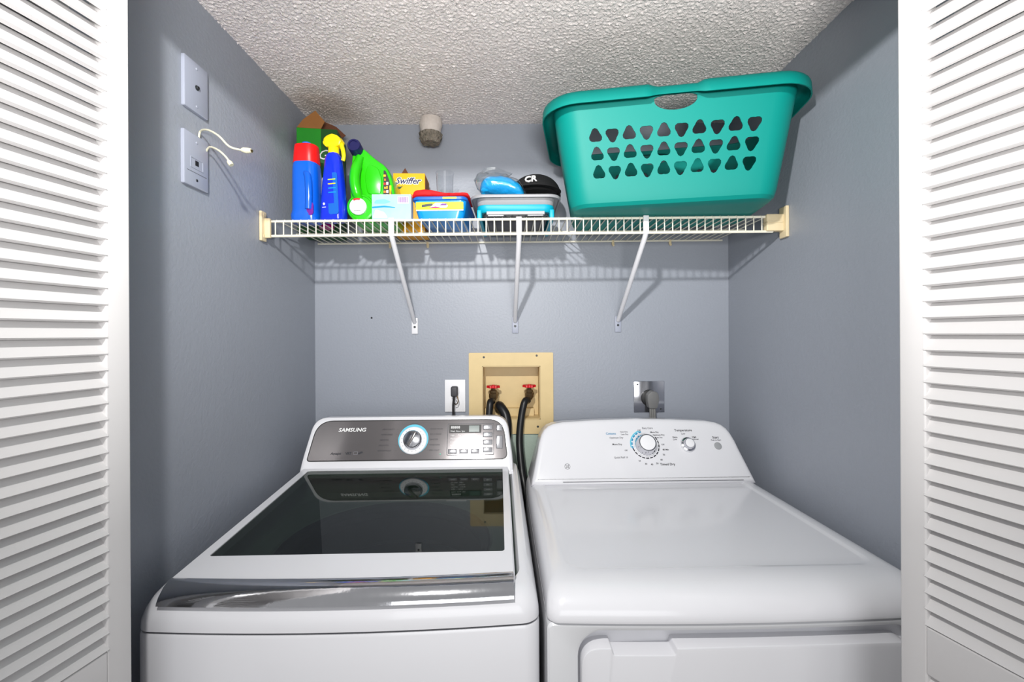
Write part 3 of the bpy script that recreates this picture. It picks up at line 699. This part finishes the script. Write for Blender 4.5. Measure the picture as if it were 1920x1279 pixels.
# ------------------------------------------------------------------ laundry basket
BH = .274
bx, by = .447, 1.285
bask = thing('laundry_basket', 'large teal plastic laundry basket with rows of rounded triangle holes on the wire shelf', 'laundry basket', (bx, by, onshelf(bx) + .001), R(-9.5))
bask.rotation_euler = (0, -tilt, R(-9.5))
def bw(h):
    t = h / BH; return .262 + .046 * t, .150 + .040 * t, .055 + .015 * t
HS = [.028 + (BH - .028) * i / 8 for i in range(9)]
NC, NS = 8, 2
def bring(h, ins=0):
    hw, hd, r = bw(h); return rrect(-hw + ins, hw - ins, -hd + ins, hd - ins, max(.012, r - ins * .6), NC, 12, 0)
b = MB()
# bottom and its rounded edge
low = [[(x, y, z) for x, y in bring(.028, i)] for z, i in ((0, .05), (0, .026), (.004, .013), (.012, .005), (.028, 0))]
b.loft(low, True, False)
N = len(low[0])
# sides except the flat front and back stretches (their edges are points 0..12 and 40..52)
body = [[(x, y, h) for x, y in bring(h)] for h in HS]
vs = [p for r_ in body for p in r_]; fs = []
per = 12 + NC
for k in range(len(HS) - 1):
    for i in range(N):
        if i < 12 or (2 * per <= i < 2 * per + 12): continue
        j = (i + 1) % N; fs.append((k * N + i, k * N + j, (k + 1) * N + j, (k + 1) * N + i))
b.add(vs, fs)
def tri(cx, cy, s, up):
    out = []
    for k in range(18):
        a = 2 * math.pi * k / 18; aa = a + (math.pi / 2 if up else -math.pi / 2)
        rr = s * (1 + .17 * math.cos(3 * a)); out.append((cx + rr * math.cos(aa), cy + rr * math.sin(aa)))
    return out
def panel(sgn):
    Wd = .245
    out = [(-Wd + 2 * Wd * i / 12, HS[0]) for i in range(12)] + [(Wd, h) for h in HS[:-1]] + [(Wd - 2 * Wd * i / 12, HS[-1]) for i in range(12)] + [(-Wd, h) for h in reversed(HS[1:])]
    holes = []
    for rI, hz in enumerate((.088, .134, .180)):
        for i in range(10):
            holes.append(tri(-.210 + .0462 * i, hz, .0168, (i % 2 == 0)))
    hx = .004
    holes.append([(hx + .054 * math.cos(a), .251 + (.024 if math.sin(a) < 0 else .012 - .006 * math.cos(a) ** 2 * 0) * math.sin(a) + (.004 * abs(math.cos(a)) if math.sin(a) > 0 else 0)) for a in [2 * math.pi * k / 32 for k in range(32)]])
    pts = list(out); edges = [(i, (i + 1) % len(out)) for i in range(len(out))]
    for hl in holes:
        o = len(pts); pts += hl; edges += [(o + i, o + (i + 1) % len(hl)) for i in range(len(hl))]
    v2, e2, f2, *_ = delaunay_2d_cdt([Vector(p) for p in pts], edges, [], 0, 1e-6)
    def inside(p, poly):
        c = False; n = len(poly)
        for i in range(n):
            x1, y1 = poly[i]; x2, y2 = poly[i - 1]
            if (y1 > p[1]) != (y2 > p[1]) and p[0] < (x2 - x1) * (p[1] - y1) / (y2 - y1) + x1: c = not c
        return c
    keep = []
    for f in f2:
        c = ((sum(v2[i][0] for i in f)) / 3, (sum(v2[i][1] for i in f)) / 3)
        if not any(inside(c, h) for h in holes): keep.append(tuple(f) if sgn < 0 else tuple(reversed(f)))
    P3 = []
    for p in v2:
        hw, hd, r = bw(p[1]); P3.append((p[0] / Wd * (hw - r) , sgn * hd, p[1]))
    return P3, keep
for s in (-1, 1): b.add(*panel(s))
bo = b.build('body', M['teal'], bask, smooth=0, weld=.0004); mo = bo.modifiers.new('solid', 'SOLIDIFY'); mo.thickness = .003; mo.offset = -1
dg = bpy.context.evaluated_depsgraph_get(); me = bpy.data.meshes.new_from_object(bo.evaluated_get(dg)); bo.modifiers.clear(); bo.data = me; me.name = 'body'
me.polygons.foreach_set('use_smooth', [True] * len(me.polygons)); me.set_sharp_from_angle(angle=R(25)); me.update()
# rim
hw, hd, rr_ = bw(BH)
base = rrect(-hw, hw, -hd, hd, rr_, NC, 36)
prof = [(-.002, -.004), (-.002, .003), (.004, .008), (.014, .010), (.022, .008), (.027, .003), (.029, -.004), (.030, -.026), (.027, -.026), (.025, -.004), (.018, .003), (.004, .003)]
rings = []
for d, dz in prof:
    ring = []
    for (x, y), (xo, yo) in zip(base, inset(base, -max(d, 0) if d > 0 else -d)):
        hnd = 1 if (abs(x - .004) < .052 and abs(y) > hd - .01) else 0
        if .052 <= abs(x - .004) < .064 and abs(y) > hd - .01: hnd = (.064 - abs(x - .004)) / .012
        k = 1 - .45 * hnd
        ring.append((x + (xo - x) * k, y + (yo - y) * k, BH + (dz if dz > -.02 else dz + .012 * hnd) - .003 * hnd))
    rings.append(ring)
rings.append(rings[0])
b = MB(); b.loft(rings, False, False); b.build('rim', M['teal'], bask, smooth=50)

# ------------------------------------------------------------------ shelf contents
def rings_rr(spec, nc=6):
    """spec rows: z, half width, half depth, corner radius, cx, cy"""
    return [[(x + (s[4] if len(s) > 4 else 0), y + (s[5] if len(s) > 5 else 0), s[0]) for x, y in rrect(-s[1], s[1], -s[2], s[2], min(s[3], s[1] * .98, s[2] * .98), nc, 3)] for s in spec]
def bottle(mb, spec, m=None, T=None): mb.loft(rings_rr(spec), m=m, T=T)
# box with brown flaps behind the bottles
X = -.630; gb = thing('cardboard_box', 'tall green printed box with brown open flaps in the left corner of the shelf', 'box', (X, 1.475, onshelf(X)), R(8))
b = MB(); b.box(-.062, .062, -.062, .062, 0, .335, m=M['dkgreen']); b.box(-.0625, .012, -.0626, -.0620, .24, .335, m=M['greenprint'])
b.f[1] = b.f[1]; bo = b.build('carton', None, gb, smooth=0)
b = MB(); b.text('Ga', .045, .0, .235, m=M['white'], T=plane((0, -.0632, 0), (1, 0, .05), (0, 0, 1)), shear=.3); b.build('lettering', None, gb, smooth=0)
def flap(par, vs, m):
    q = MB(); n = len(vs); a = Vector(vs[1]) - Vector(vs[0]); c = Vector(vs[-1]) - Vector(vs[0]); nn = a.cross(c).normalized() * .0015
    q.loft([[tuple(Vector(v) - nn) for v in vs], [tuple(Vector(v) + nn) for v in vs]]); q.build('flap', m, par, smooth=0)
flap(gb, [(-.062, -.062, .335), (.012, -.062, .335), (.022, -.055, .362), (-.008, -.05, .398), (-.045, -.055, .365)], M['cardboard'])
flap(gb, [(.062, .0, .335), (.02, .0, .335), (-.02, .0, .385), (-.005, .0, .392), (.045, .0, .372), (.075, .0, .345)], M['cardboard2'])
# blue bottle with red cap
X = -.606; o = thing('detergent_bottle', 'blue bottle with wide red cap, leftmost on the wire shelf', 'bottle', (X, 1.308, onshelf(X)), R(-4)); o.scale = (1, 1, 1.06)
b = MB(); bottle(b, [(0, .037, .026, .02), (.003, .041, .03, .022), (.02, .0425, .032, .024), (.035, .039, .031, .024), (.08, .0385, .031, .024), (.13, .0385, .031, .024), (.155, .0375, .031, .024), (.168, .0355, .030, .024)], M['blue1'])
b.build('body', None, o)
b = MB(); b.tube(spline([(.02, -.028, .035), (0.0225, -.0305, .06), (.0225, -.0315, .10), (.018, -.028, .125), (.010, -.022, .135)], 6), .0105, 12, m=M['blue1']); b.build('grip', None, o)
b = MB(); b.outline(rrect(-.010, .010, -.018, .018, .009, 4, 1), .001, m=M['purple'], T=plane((.026, -.0305, .035), (1, 0, 0), (0, 0, 1))); b.build('label_patch', None, o)
b = MB(); bottle(b, [(.166, .0355, .029, .024), (.168, .037, .030, .025), (.21, .0345, .028, .025), (.218, .033, .027, .024), (.2195, .020, .017, .016)], M['red']); b.build('cap', None, o)
b = MB(); b.lathe([(.014, .219), (.013, .228), (.011, .229)], 20, m=M['azure2']); b.build('nozzle', None, o)
# pink spray can
X = -.572; o = thing('spray_can', 'magenta spray can with sloped white top between the two blue bottles', 'spray can', (X, 1.366, onshelf(X)))
b = MB(); b.lathe([(.021, 0), (.0225, .002), (.0225, .095), (.021, .1)], 28, m=M['magenta']); b.build('can', None, o)
b = MB(); T = Matrix(((1, 0, 0, 0), (0, 1, 0, 0), (1.3, 0, 1, 0), (0, 0, 0, 1)))
b.loft([[(.0222 * math.cos(a), .0222 * math.sin(a), .099) for a in [2 * math.pi * i / 28 for i in range(28)]], [(.0215 * math.cos(a), .0215 * math.sin(a), .155 + .024 * math.cos(a)) for a in [2 * math.pi * i / 28 for i in range(28)]]], m=M['white']); b.build('cap', None, o)
# blue trigger spray
X = -.517; o = thing('spray_bottle', 'royal blue spray bottle with yellow trigger head on the wire shelf', 'spray bottle', (X, 1.287, onshelf(X)), R(-12)); o.scale = (1, 1, 1.05)
b = MB(); bottle(b, [(0, .034, .022, .016), (.003, .037, .025, .018), (.05, .036, .025, .02), (.10, .032, .024, .02), (.145, .027, .023, .02), (.175, .0235, .021, .018), (.185, .019, .018, .015), (.192, .014, .014, .0135)], M['blue2']); b.build('body', None, o)
b = MB(); PT = plane((.004, -.0246, .015), (1, 0, 0), (-.06, .02, 1))
b.outline(rrect(-.004, .028, 0, .115, .006, 3, 1), .001, m=M['azure2'], T=PT)
for k in range(4): b.box(-.002, .022, .095 - .012 * k, .098 - .012 * k, .001, .0014, m=(M['lime'], M['yellow'], M['azure'], M['azure'])[k], T=PT)
b.lathe([(.0035, .001), (.0035, .0014)], 14, m=M['white'], T=PT @ Matrix.Translation((-.018, .03, 0))); b.box(-.024, -.012, .020, .0215, .001, .0014, m=M['white'], T=PT)
b.build('label_patch', None, o)
b = MB(); b.lathe([(.0155, .189), (.0155, .206), (.013, .210)], 24, m=M['yellow'])
HP = rpoly([(-.026, .217), (-.020, .209), (.006, .207), (.024, .209), (.030, .222), (.020, .236), (.0, .244), (-.018, .239), (-.027, .232)], .004, 3)
b.loft([[(x, s * .0125, z) for x, z in inset(HP, ins)] for s, ins in ((1, .004), (.8, 0), (-.8, 0), (-1, .004))], m=M['yellow'])
b.build('trigger_head', None, o)
b = MB(); b.tube(spline([(.024, 0, .216), (.031, -.002, .20), (.034, -.002, .18), (.031, -.002, .168)], 5), [.006] * 10 + [.0055] * 6, 10, m=M['yellow']); b.build('trigger', None, o)
b = MB(); b.lathe([(.006, 0), (.0055, .006)], 16, m=M['yellow'], T=plane((-.026, 0, .225), (0, -1, 0), (0, 0, 1))); b.build('nozzle', None, o)
# green jug
X = -.412; o = thing('detergent_jug', 'bright green laundry detergent jug with navy cap and white round spout on the wire shelf', 'jug', (X, 1.35, onshelf(X)), R(3))
JP = rpoly([(-.062, .0), (.068, .0), (.068, .085), (.060, .135), (.042, .172), (.006, .196), (-.026, .226), (-.058, .222), (-.062, .185), (-.066, .15), (-.067, .09)], [.02, .015, .022, .022, .018, .018, .012, .012, .012, .018, .02], 5)
b = MB()
b.loft([[(x, y, z) for x, z in inset(JP, i)] for y, i in ((.09, .014), (.085, .004), (.07, 0), (-.034, 0), (-.043, .003), (-.046, .008))], m=M['green'])
b.build('body', None, o)
b = MB(); b.tube(spline([(-.036, -.044, .196), (-.0445, -.062, .150), (-.0455, -.067, .115), (-.040, -.066, .085), (-.034, -.052, .062)], 6), [.012] * 4 + [.0145] * 16 + [.0135] * 5, 14, m=M['green']); b.build('handle', None, o)
b = MB(); b.outline(rpoly([(-.014, .085), (.026, .085), (.030, .13), (.018, .165), (-.012, .178), (-.022, .14)], .012, 4), .004, .0035, m=M['green'], T=plane((0, -.0455, 0), (1, 0, 0), (0, 0, 1))); b.build('grip_recess', None, o)
NT = plane((-.030, -.045, .041), (1, 0, 0), (0, .0, 1))
b = MB(); b.lathe([(.041, 0), (.041, .012), (.039, .018), (.034, .020), (.033, .017), (.028, .017)], 40, m=M['green'], T=NT); b.build('spout_collar', None, o)
b = MB(); b.lathe([(.0245, .015), (.0245, .024), (.022, .027), (.017, .027), (.016, .029), (.003, .029)], 36, m=M['outlet'], T=NT @ Matrix.Translation((-.006, .002, 0)))
arc(b, -.006, .002, .018, .0235, 70, 125, M['red'], .0274, NT)
b.box(-.016, .003, -.012, -.0105, .0291, .0294, m=M['text_grey'], T=NT); b.build('spout_cap', None, o)
CT = plane((-.046, -.052, .219), (1, .0, .0), (.0, .12, 1))
b = MB(); b.lathe([(.0195, -.03), (.0195, .018), (.0175, .022), (.013, .022), (.0125, .019), (.002, .019)], 32, m=M['navy'], T=CT); b.build('cap', None, o)
b = MB(); b.lathe([(.015, -.02), (.016, .03)], 24, m=M['green'], T=plane((-.044, -.03, .215), (1, 0, 0), (0, .12, 1))); b.build('neck', None, o)
b = MB(); LB = rpoly([(.032, .030), (.0595, .030), (.0590, .085), (.050, .130), (.040, .156), (.034, .158)], .003, 3)
LT2 = plane((0, -.0462, 0), (1, 0, 0), (0, 0, 1)); b.outline(LB, .0016, m=M['black'], T=LT2)
b.build('label_patch', None, o)
q = MB(); LT3 = plane((0, -.0478, 0), (1, 0, 0), (0, 0, 1))
for k in range(7):
    q.box(.034 + (k % 2) * .002, .0405, .066 + .012 * k, .072 + .012 * k, 0, .0012, m=(M['orange'], M['red'], M['orange2'])[k % 3], T=LT3)
    if k < 5: q.box(.042, .048 - (k % 2) * .002, .066 + .012 * k, .074 + .012 * k, 0, .0012, m=(M['white'], M['orange'])[k % 2], T=LT3)
    if k < 4: q.box(.0515, .0565, .034 + .014 * k, .073 + .013 * k, 0, .0012, m=M['yellow'], T=LT3)
q.build('label_print', None, o, smooth=0)
# dryer sheet box
X = -.342; o = thing('dryer_sheet_box', 'pale blue and white dryer sheet box with barcode standing on the shelf front', 'box', (X, 1.283, onshelf(X)), R(1))
b = MB(); b.box(-.056, .056, -.021, .015, 0, .072, .001); b.build('carton', M['white'], o)
PT = plane((0, -.0212, 0), (1, 0, 0), (0, 0, 1))
M['cloudprint'] = mat('pale_blue_cloud_print', (150, 198, 220), .5, var=.22, vscale=28)
b = MB(); b.box(-.0555, .0555, .001, .071, 0, .0003, m=M['cloudprint'], T=PT)
b.outline(rpoly([(-.055, .036), (-.02, .039), (.01, .035), (.012, .032), (-.02, .034), (-.055, .031)], .001, 2), .0005, m=M['azure'], T=PT)
b.outline(rpoly([(-.05, .045), (-.02, .044), (.0, .05), (-.02, .058), (-.045, .055)], .004, 3), .0005, m=mat('soft_blue_print', (110, 180, 225), .5, var=.2, vscale=60), T=PT)
b.outline(rpoly([(-.054, .004), (-.01, .004), (-.02, .02), (-.045, .028)], .004, 3), .0005, m=M['white'], T=PT)
b.box(.018, .050, .045, .066, 0, .0004, m=M['white'], T=PT)
for k in range(11): b.box(.021 + .0024 * k, .0222 + .0024 * k + (k % 3) * .0003, .048, .064, 0, .0006, m=M['purple'], T=PT)
b.build('printed_front', None, o, smooth=0)
# yellow orange box
X = -.334; o = thing('duster_refill_box', 'yellow orange box with blue script lettering standing behind the pale blue box', 'box', (X, 1.49, onshelf(X)), R(2))
b = MB(); b.box(-.052, .052, -.045, .05, 0, .200, .001, m=M['orange']); b.build('carton', None, o)
PT = plane((0, -.0452, 0), (1, 0, 0), (0, 0, 1))
b = MB(); b.text('Swiffer', .029, -.045, .165, m=M['white'], T=PT, shear=.35, bold=.0022, sx=1.0); b.text('Swiffer', .029, -.045, .165, m=M['navy'], T=PT @ Matrix.Translation((0, 0, .0006)), shear=.35, bold=.0004, sx=1.0)
b.text('dusters', .026, -.044, .118, m=M['red'], T=PT, shear=.1); b.outline(rpoly([(-.042, .158), (-.03, .146), (-.02, .158), (-.03, .155)], .001, 2), .0005, m=M['dkgreen'], T=PT); b.build('lettering', None, o, smooth=0)
b = MB(); b.box(.0520, .0526, -.04, .045, .01, .195, m=M['cardboard']); b.build('side_print', None, o, smooth=0)
flap(o, [(-.050, .045, .200), (-.012, .045, .200), (-.014, .044, .222), (-.030, .043, .250), (-.046, .044, .226)], M['cardboard2'])
# blue wipes tub
X = -.200; o = thing('wipes_tub', 'blue plastic tub with lime and white label on the shelf under the folded red cloth', 'tub', (X, 1.375, onshelf(X)), R(-1.5))
b = MB(); bottle(b, [(0, .062, .098, .02), (.003, .066, .102, .022), (.03, .073, .107, .02), (.052, .076, .11, .018), (.054, .0765, .1105, .018)], M['azure']); b.build('body', None, o)
b = MB(); bottle(b, [(.0535, .077, .112, .02), (.056, .080, .115, .02), (.062, .080, .115, .02), (.065, .077, .112, .018)], M['azure2']); b.build('lid', None, o)
PT = plane((0, -.1068, .028), (1, 0, 0), (0, -.18, 1))
b = MB(); b.outline(rrect(-.069, .069, 0, .0215, .003, 3, 1), .0015, m=M['lime'], T=PT); b.box(-.069, .069, -.003, .0, 0, .0015, m=M['white'], T=PT)
b.outline(rpoly([(-.052, .007), (-.02, .011), (-.02, .018), (-.052, .014)], .002, 2), .002, m=M['dkgrey'], T=PT)
b.outline(rpoly([(-.03, .005), (.02, .005), (.025, .011), (.015, .018), (-.012, .019)], .002, 2), .0022, m=M['white'], T=PT)
b.outline(rpoly([(-.036, .005), (-.01, .004), (.005, .006), (-.012, .009)], .001, 2), .0024, m=M['magenta'], T=PT)
b.outline(rpoly([(.0, .012), (.02, .012), (.022, .017), (.008, .017)], .001, 2), .0025, m=M['purple'], T=PT); b.build('label_patch', None, o, smooth=0)
b = MB(); b.box(.01, .05, -.1158, -.1148, .0565, .062, m=M['lime']); b.build('tab', None, o, smooth=0)
# red cloth on top
b = MB(); rings = []
LX = .168
for i in range(33):
    t = i / 32; x = -LX / 2 + LX * t; e = math.sqrt(max(0.0, 1 - (2 * t - 1) ** 8)); hh = (.0175 + .010 * (1 - t) + .004 * math.sin(t * 7)) * (.35 + .65 * e)
    ring = []
    for k in range(32):
        a = 2 * math.pi * k / 32; c, s = math.cos(a), math.sin(a)
        yy = math.copysign(abs(c) ** .6, c) * (.060 + .003 * math.sin(t * 9)) * (.9 + .1 * e); zz = math.copysign(abs(s) ** .7, s)
        zz = zz * hh / 2 + hh / 2
        zz += .0022 * noise.noise(Vector((x * 60, yy * 40, 1))) * (zz / max(hh, .001)) + (.004 * abs(math.sin(zz * 260 + t * 3)) * .0)
        gro = .004 * math.exp(-((zz - hh * .55) / .0018) ** 2) * (1 if c < 0 else 0)
        ring.append((x, -(-yy) + gro if c < 0 else yy, max(0, zz)))
    rings.append(ring)
b.loft(rings); X = -.200
o = tag(b.build('folded_cloth', M['redcloth'], smooth=60), 'folded red cloth lying on top of the blue tub', 'cloth'); o.location = (X + .000, 1.332, onshelf(X) + .0655); o.rotation_euler = (0, 0, R(-1.5))
# clear cup
o = tag(MB().lathe([(.002, .001), (.0225, .001), (.0235, .004), (.0285, .128), (.0300, .131), (.0300, .134), (.0290, .134)], 36, caps=False).build('plastic_cup', M['cupglass']), 'clear plastic cup standing behind the folded red cloth', 'cup')
o.location = (-.214, 1.446, onshelf(-.2) + .0655)

# dish tub
X = .018; o = thing('collapsible_tub', 'grey and aqua collapsible dish tub on the shelf left of the teal basket', 'tub', (X, 1.392, onshelf(X)), R(-.5))
b = MB(); bottle(b, [(.0, .085, .09, .02), (.004, .092, .096, .02), (.026, .098, .104, .02)], M['dkgrey']); b.build('base', None, o)
b = MB(); b.loft(rings_rr([(.022, .108, .114, .03), (.027, .112, .118, .03), (.037, .114, .12, .03), (.042, .113, .119, .03)]), True, False, m=M['aqua']); b.build('folding_band', None, o)
b = MB(); sp = [(.041, .110, .117, .03), (.043, .1125, .119, .03), (.064, .117, .124, .032), (.066, .126, .133, .036), (.0665, .131, .138, .038), (.063, .133, .140, .04), (.058, .132, .139, .04), (.058, .129, .136, .04), (.062, .126, .133, .036), (.062, .114, .121, .03), (.045, .108, .115, .03)]
b.loft(rings_rr(sp), False, True, m=M['grey']); b.build('rim', None, o)
b = MB(); b.box(-.080, -.035, -.119, -.114, .009, .0125, m=M['grey']); b.box(.035, .080, -.119, -.114, .009, .0125, m=M['grey']); b.box(-.085, .085, -.118, -.09, .014, .024, .002, m=M['rib'])
for k in range(9): b.tube([(-.08 + .02 * k, -.117, .002), (-.07 + .02 * k, -.117, .011), (-.06 + .02 * k, -.117, .002)], .0018, 6, m=M['dark'])
b.build('rack_feet', None, o)
for s in (-1, 1):
    q = MB(); q.box(s * .106 - .007, s * .106 + .007, -.116, .116, .0, .030, .004, m=M['aqua']); q.build('leg', None, o)
# bag in tub
b = MB(); rings = []
for i in range(25):
    t = i / 24; x = -.068 + .136 * t; e = math.sqrt(max(.001, 1 - (2 * t - 1) ** 4)); hh = .030 * e
    rings.append([(x, .045 * e * math.cos(a), .045 - .018 * (t - .35) ** 2 * 4 + (hh + .004 * noise.noise(Vector((x * 50, math.cos(a) * 2, math.sin(a) * 2)))) * math.sin(a)) for a in [2 * math.pi * k / 28 for k in range(28)]])
X = -.022
pb = thing('bagged_cloth', 'bright blue item in a crinkled clear plastic bag sitting in the grey tub', 'bag', (X, 1.312, onshelf(X) + .062))
b.loft(rings); b.build('blue_contents', mat('shiny_blue_film', (25, 165, 232), .18, var=.12, vscale=40, bump=.8, bscale=45, bdist=.006, coat=.8), pb, smooth=70)
b = MB(); rings = []
for i in range(25):
    t = i / 24; x = -.082 + .155 * t; e = math.sqrt(max(.001, 1 - (2 * t - 1) ** 4)); hh = .034 * e
    lift = .022 * max(0, 1 - t * 3.2)
    rings.append([(x, .048 * e * math.cos(a), .047 + lift - .018 * (t - .35) ** 2 * 4 + (hh + .007 * noise.noise(Vector((x * 70, math.cos(a) * 3, math.sin(a) * 3)))) * math.sin(a)) for a in [2 * math.pi * k / 28 for k in range(28)]])
b.loft(rings); b.build('plastic_bag', M['film'], pb, smooth=30)
b = MB(); b.loft([[(-.084, -.02, .060), (-.052, -.03, .090), (-.02, -.02, .098), (.03, -.01, .082), (.0, -.02, .062)], [(-.084, .0, .0605), (-.052, .0, .091), (-.02, .0, .099), (.03, .0, .083), (.0, .0, .062)]]); b.build('bag_end', M['film'], pb, smooth=0)
# baseball cap
X = .078; o = thing('baseball_cap', 'black baseball cap with white letter emblem resting in the grey tub', 'cap', (X + .006, 1.43, onshelf(X) + .112), R(-8)); o.scale = (1.1, 1.0, 1.0)
b = MB(); rings = []
for k in range(12):
    ph = R(90 * k / 11.5); rings.append([(.075 * math.cos(ph) * math.cos(a), .078 * math.cos(ph) * math.sin(a), .070 * math.sin(ph) ** .9 * (1 - .0 * math.sin(a)) if k else 0) for a in [2 * math.pi * i / 40 for i in range(40)]])
b.loft(rings); b.build('crown', M['capcloth'], o, smooth=60)
b = MB(); vs = []; nn = 17
for j in range(6):
    for i in range(nn):
        a = R(200 + 140 * i / (nn - 1)); d = .070 + .052 * (j / 5) * math.sin(math.pi * i / (nn - 1)) ** .7; vs.append((d * math.cos(a), d * math.sin(a) * 1.05, .004 - .010 * (j / 5) + .006 * math.cos(math.pi * (i / (nn - 1) - .5)) ))
fs = [(j * nn + i, (j + 1) * nn + i, (j + 1) * nn + i + 1, j * nn + i + 1) for j in range(5) for i in range(nn - 1)]
b.add(vs, fs); b.build('brim', M['capcloth'], o, solid=.003)
b = MB()
for i in range(1): b.lathe([(.005, .068), (.004, .0725), (.001, .073)], 12)
b.build('top_button', M['capcloth'], o)
EM = plane((-.024, -.071, .022), (1, -.22, 0), (.0, .55, 1))
b = MB(); b.text('CR', .034, 0, 0, m=M['capwhite'], T=EM @ Matrix.Translation((0, 0, .004)), bold=.0008, depth=.0015, sx=.8); b.build('emblem', None, o, smooth=0)
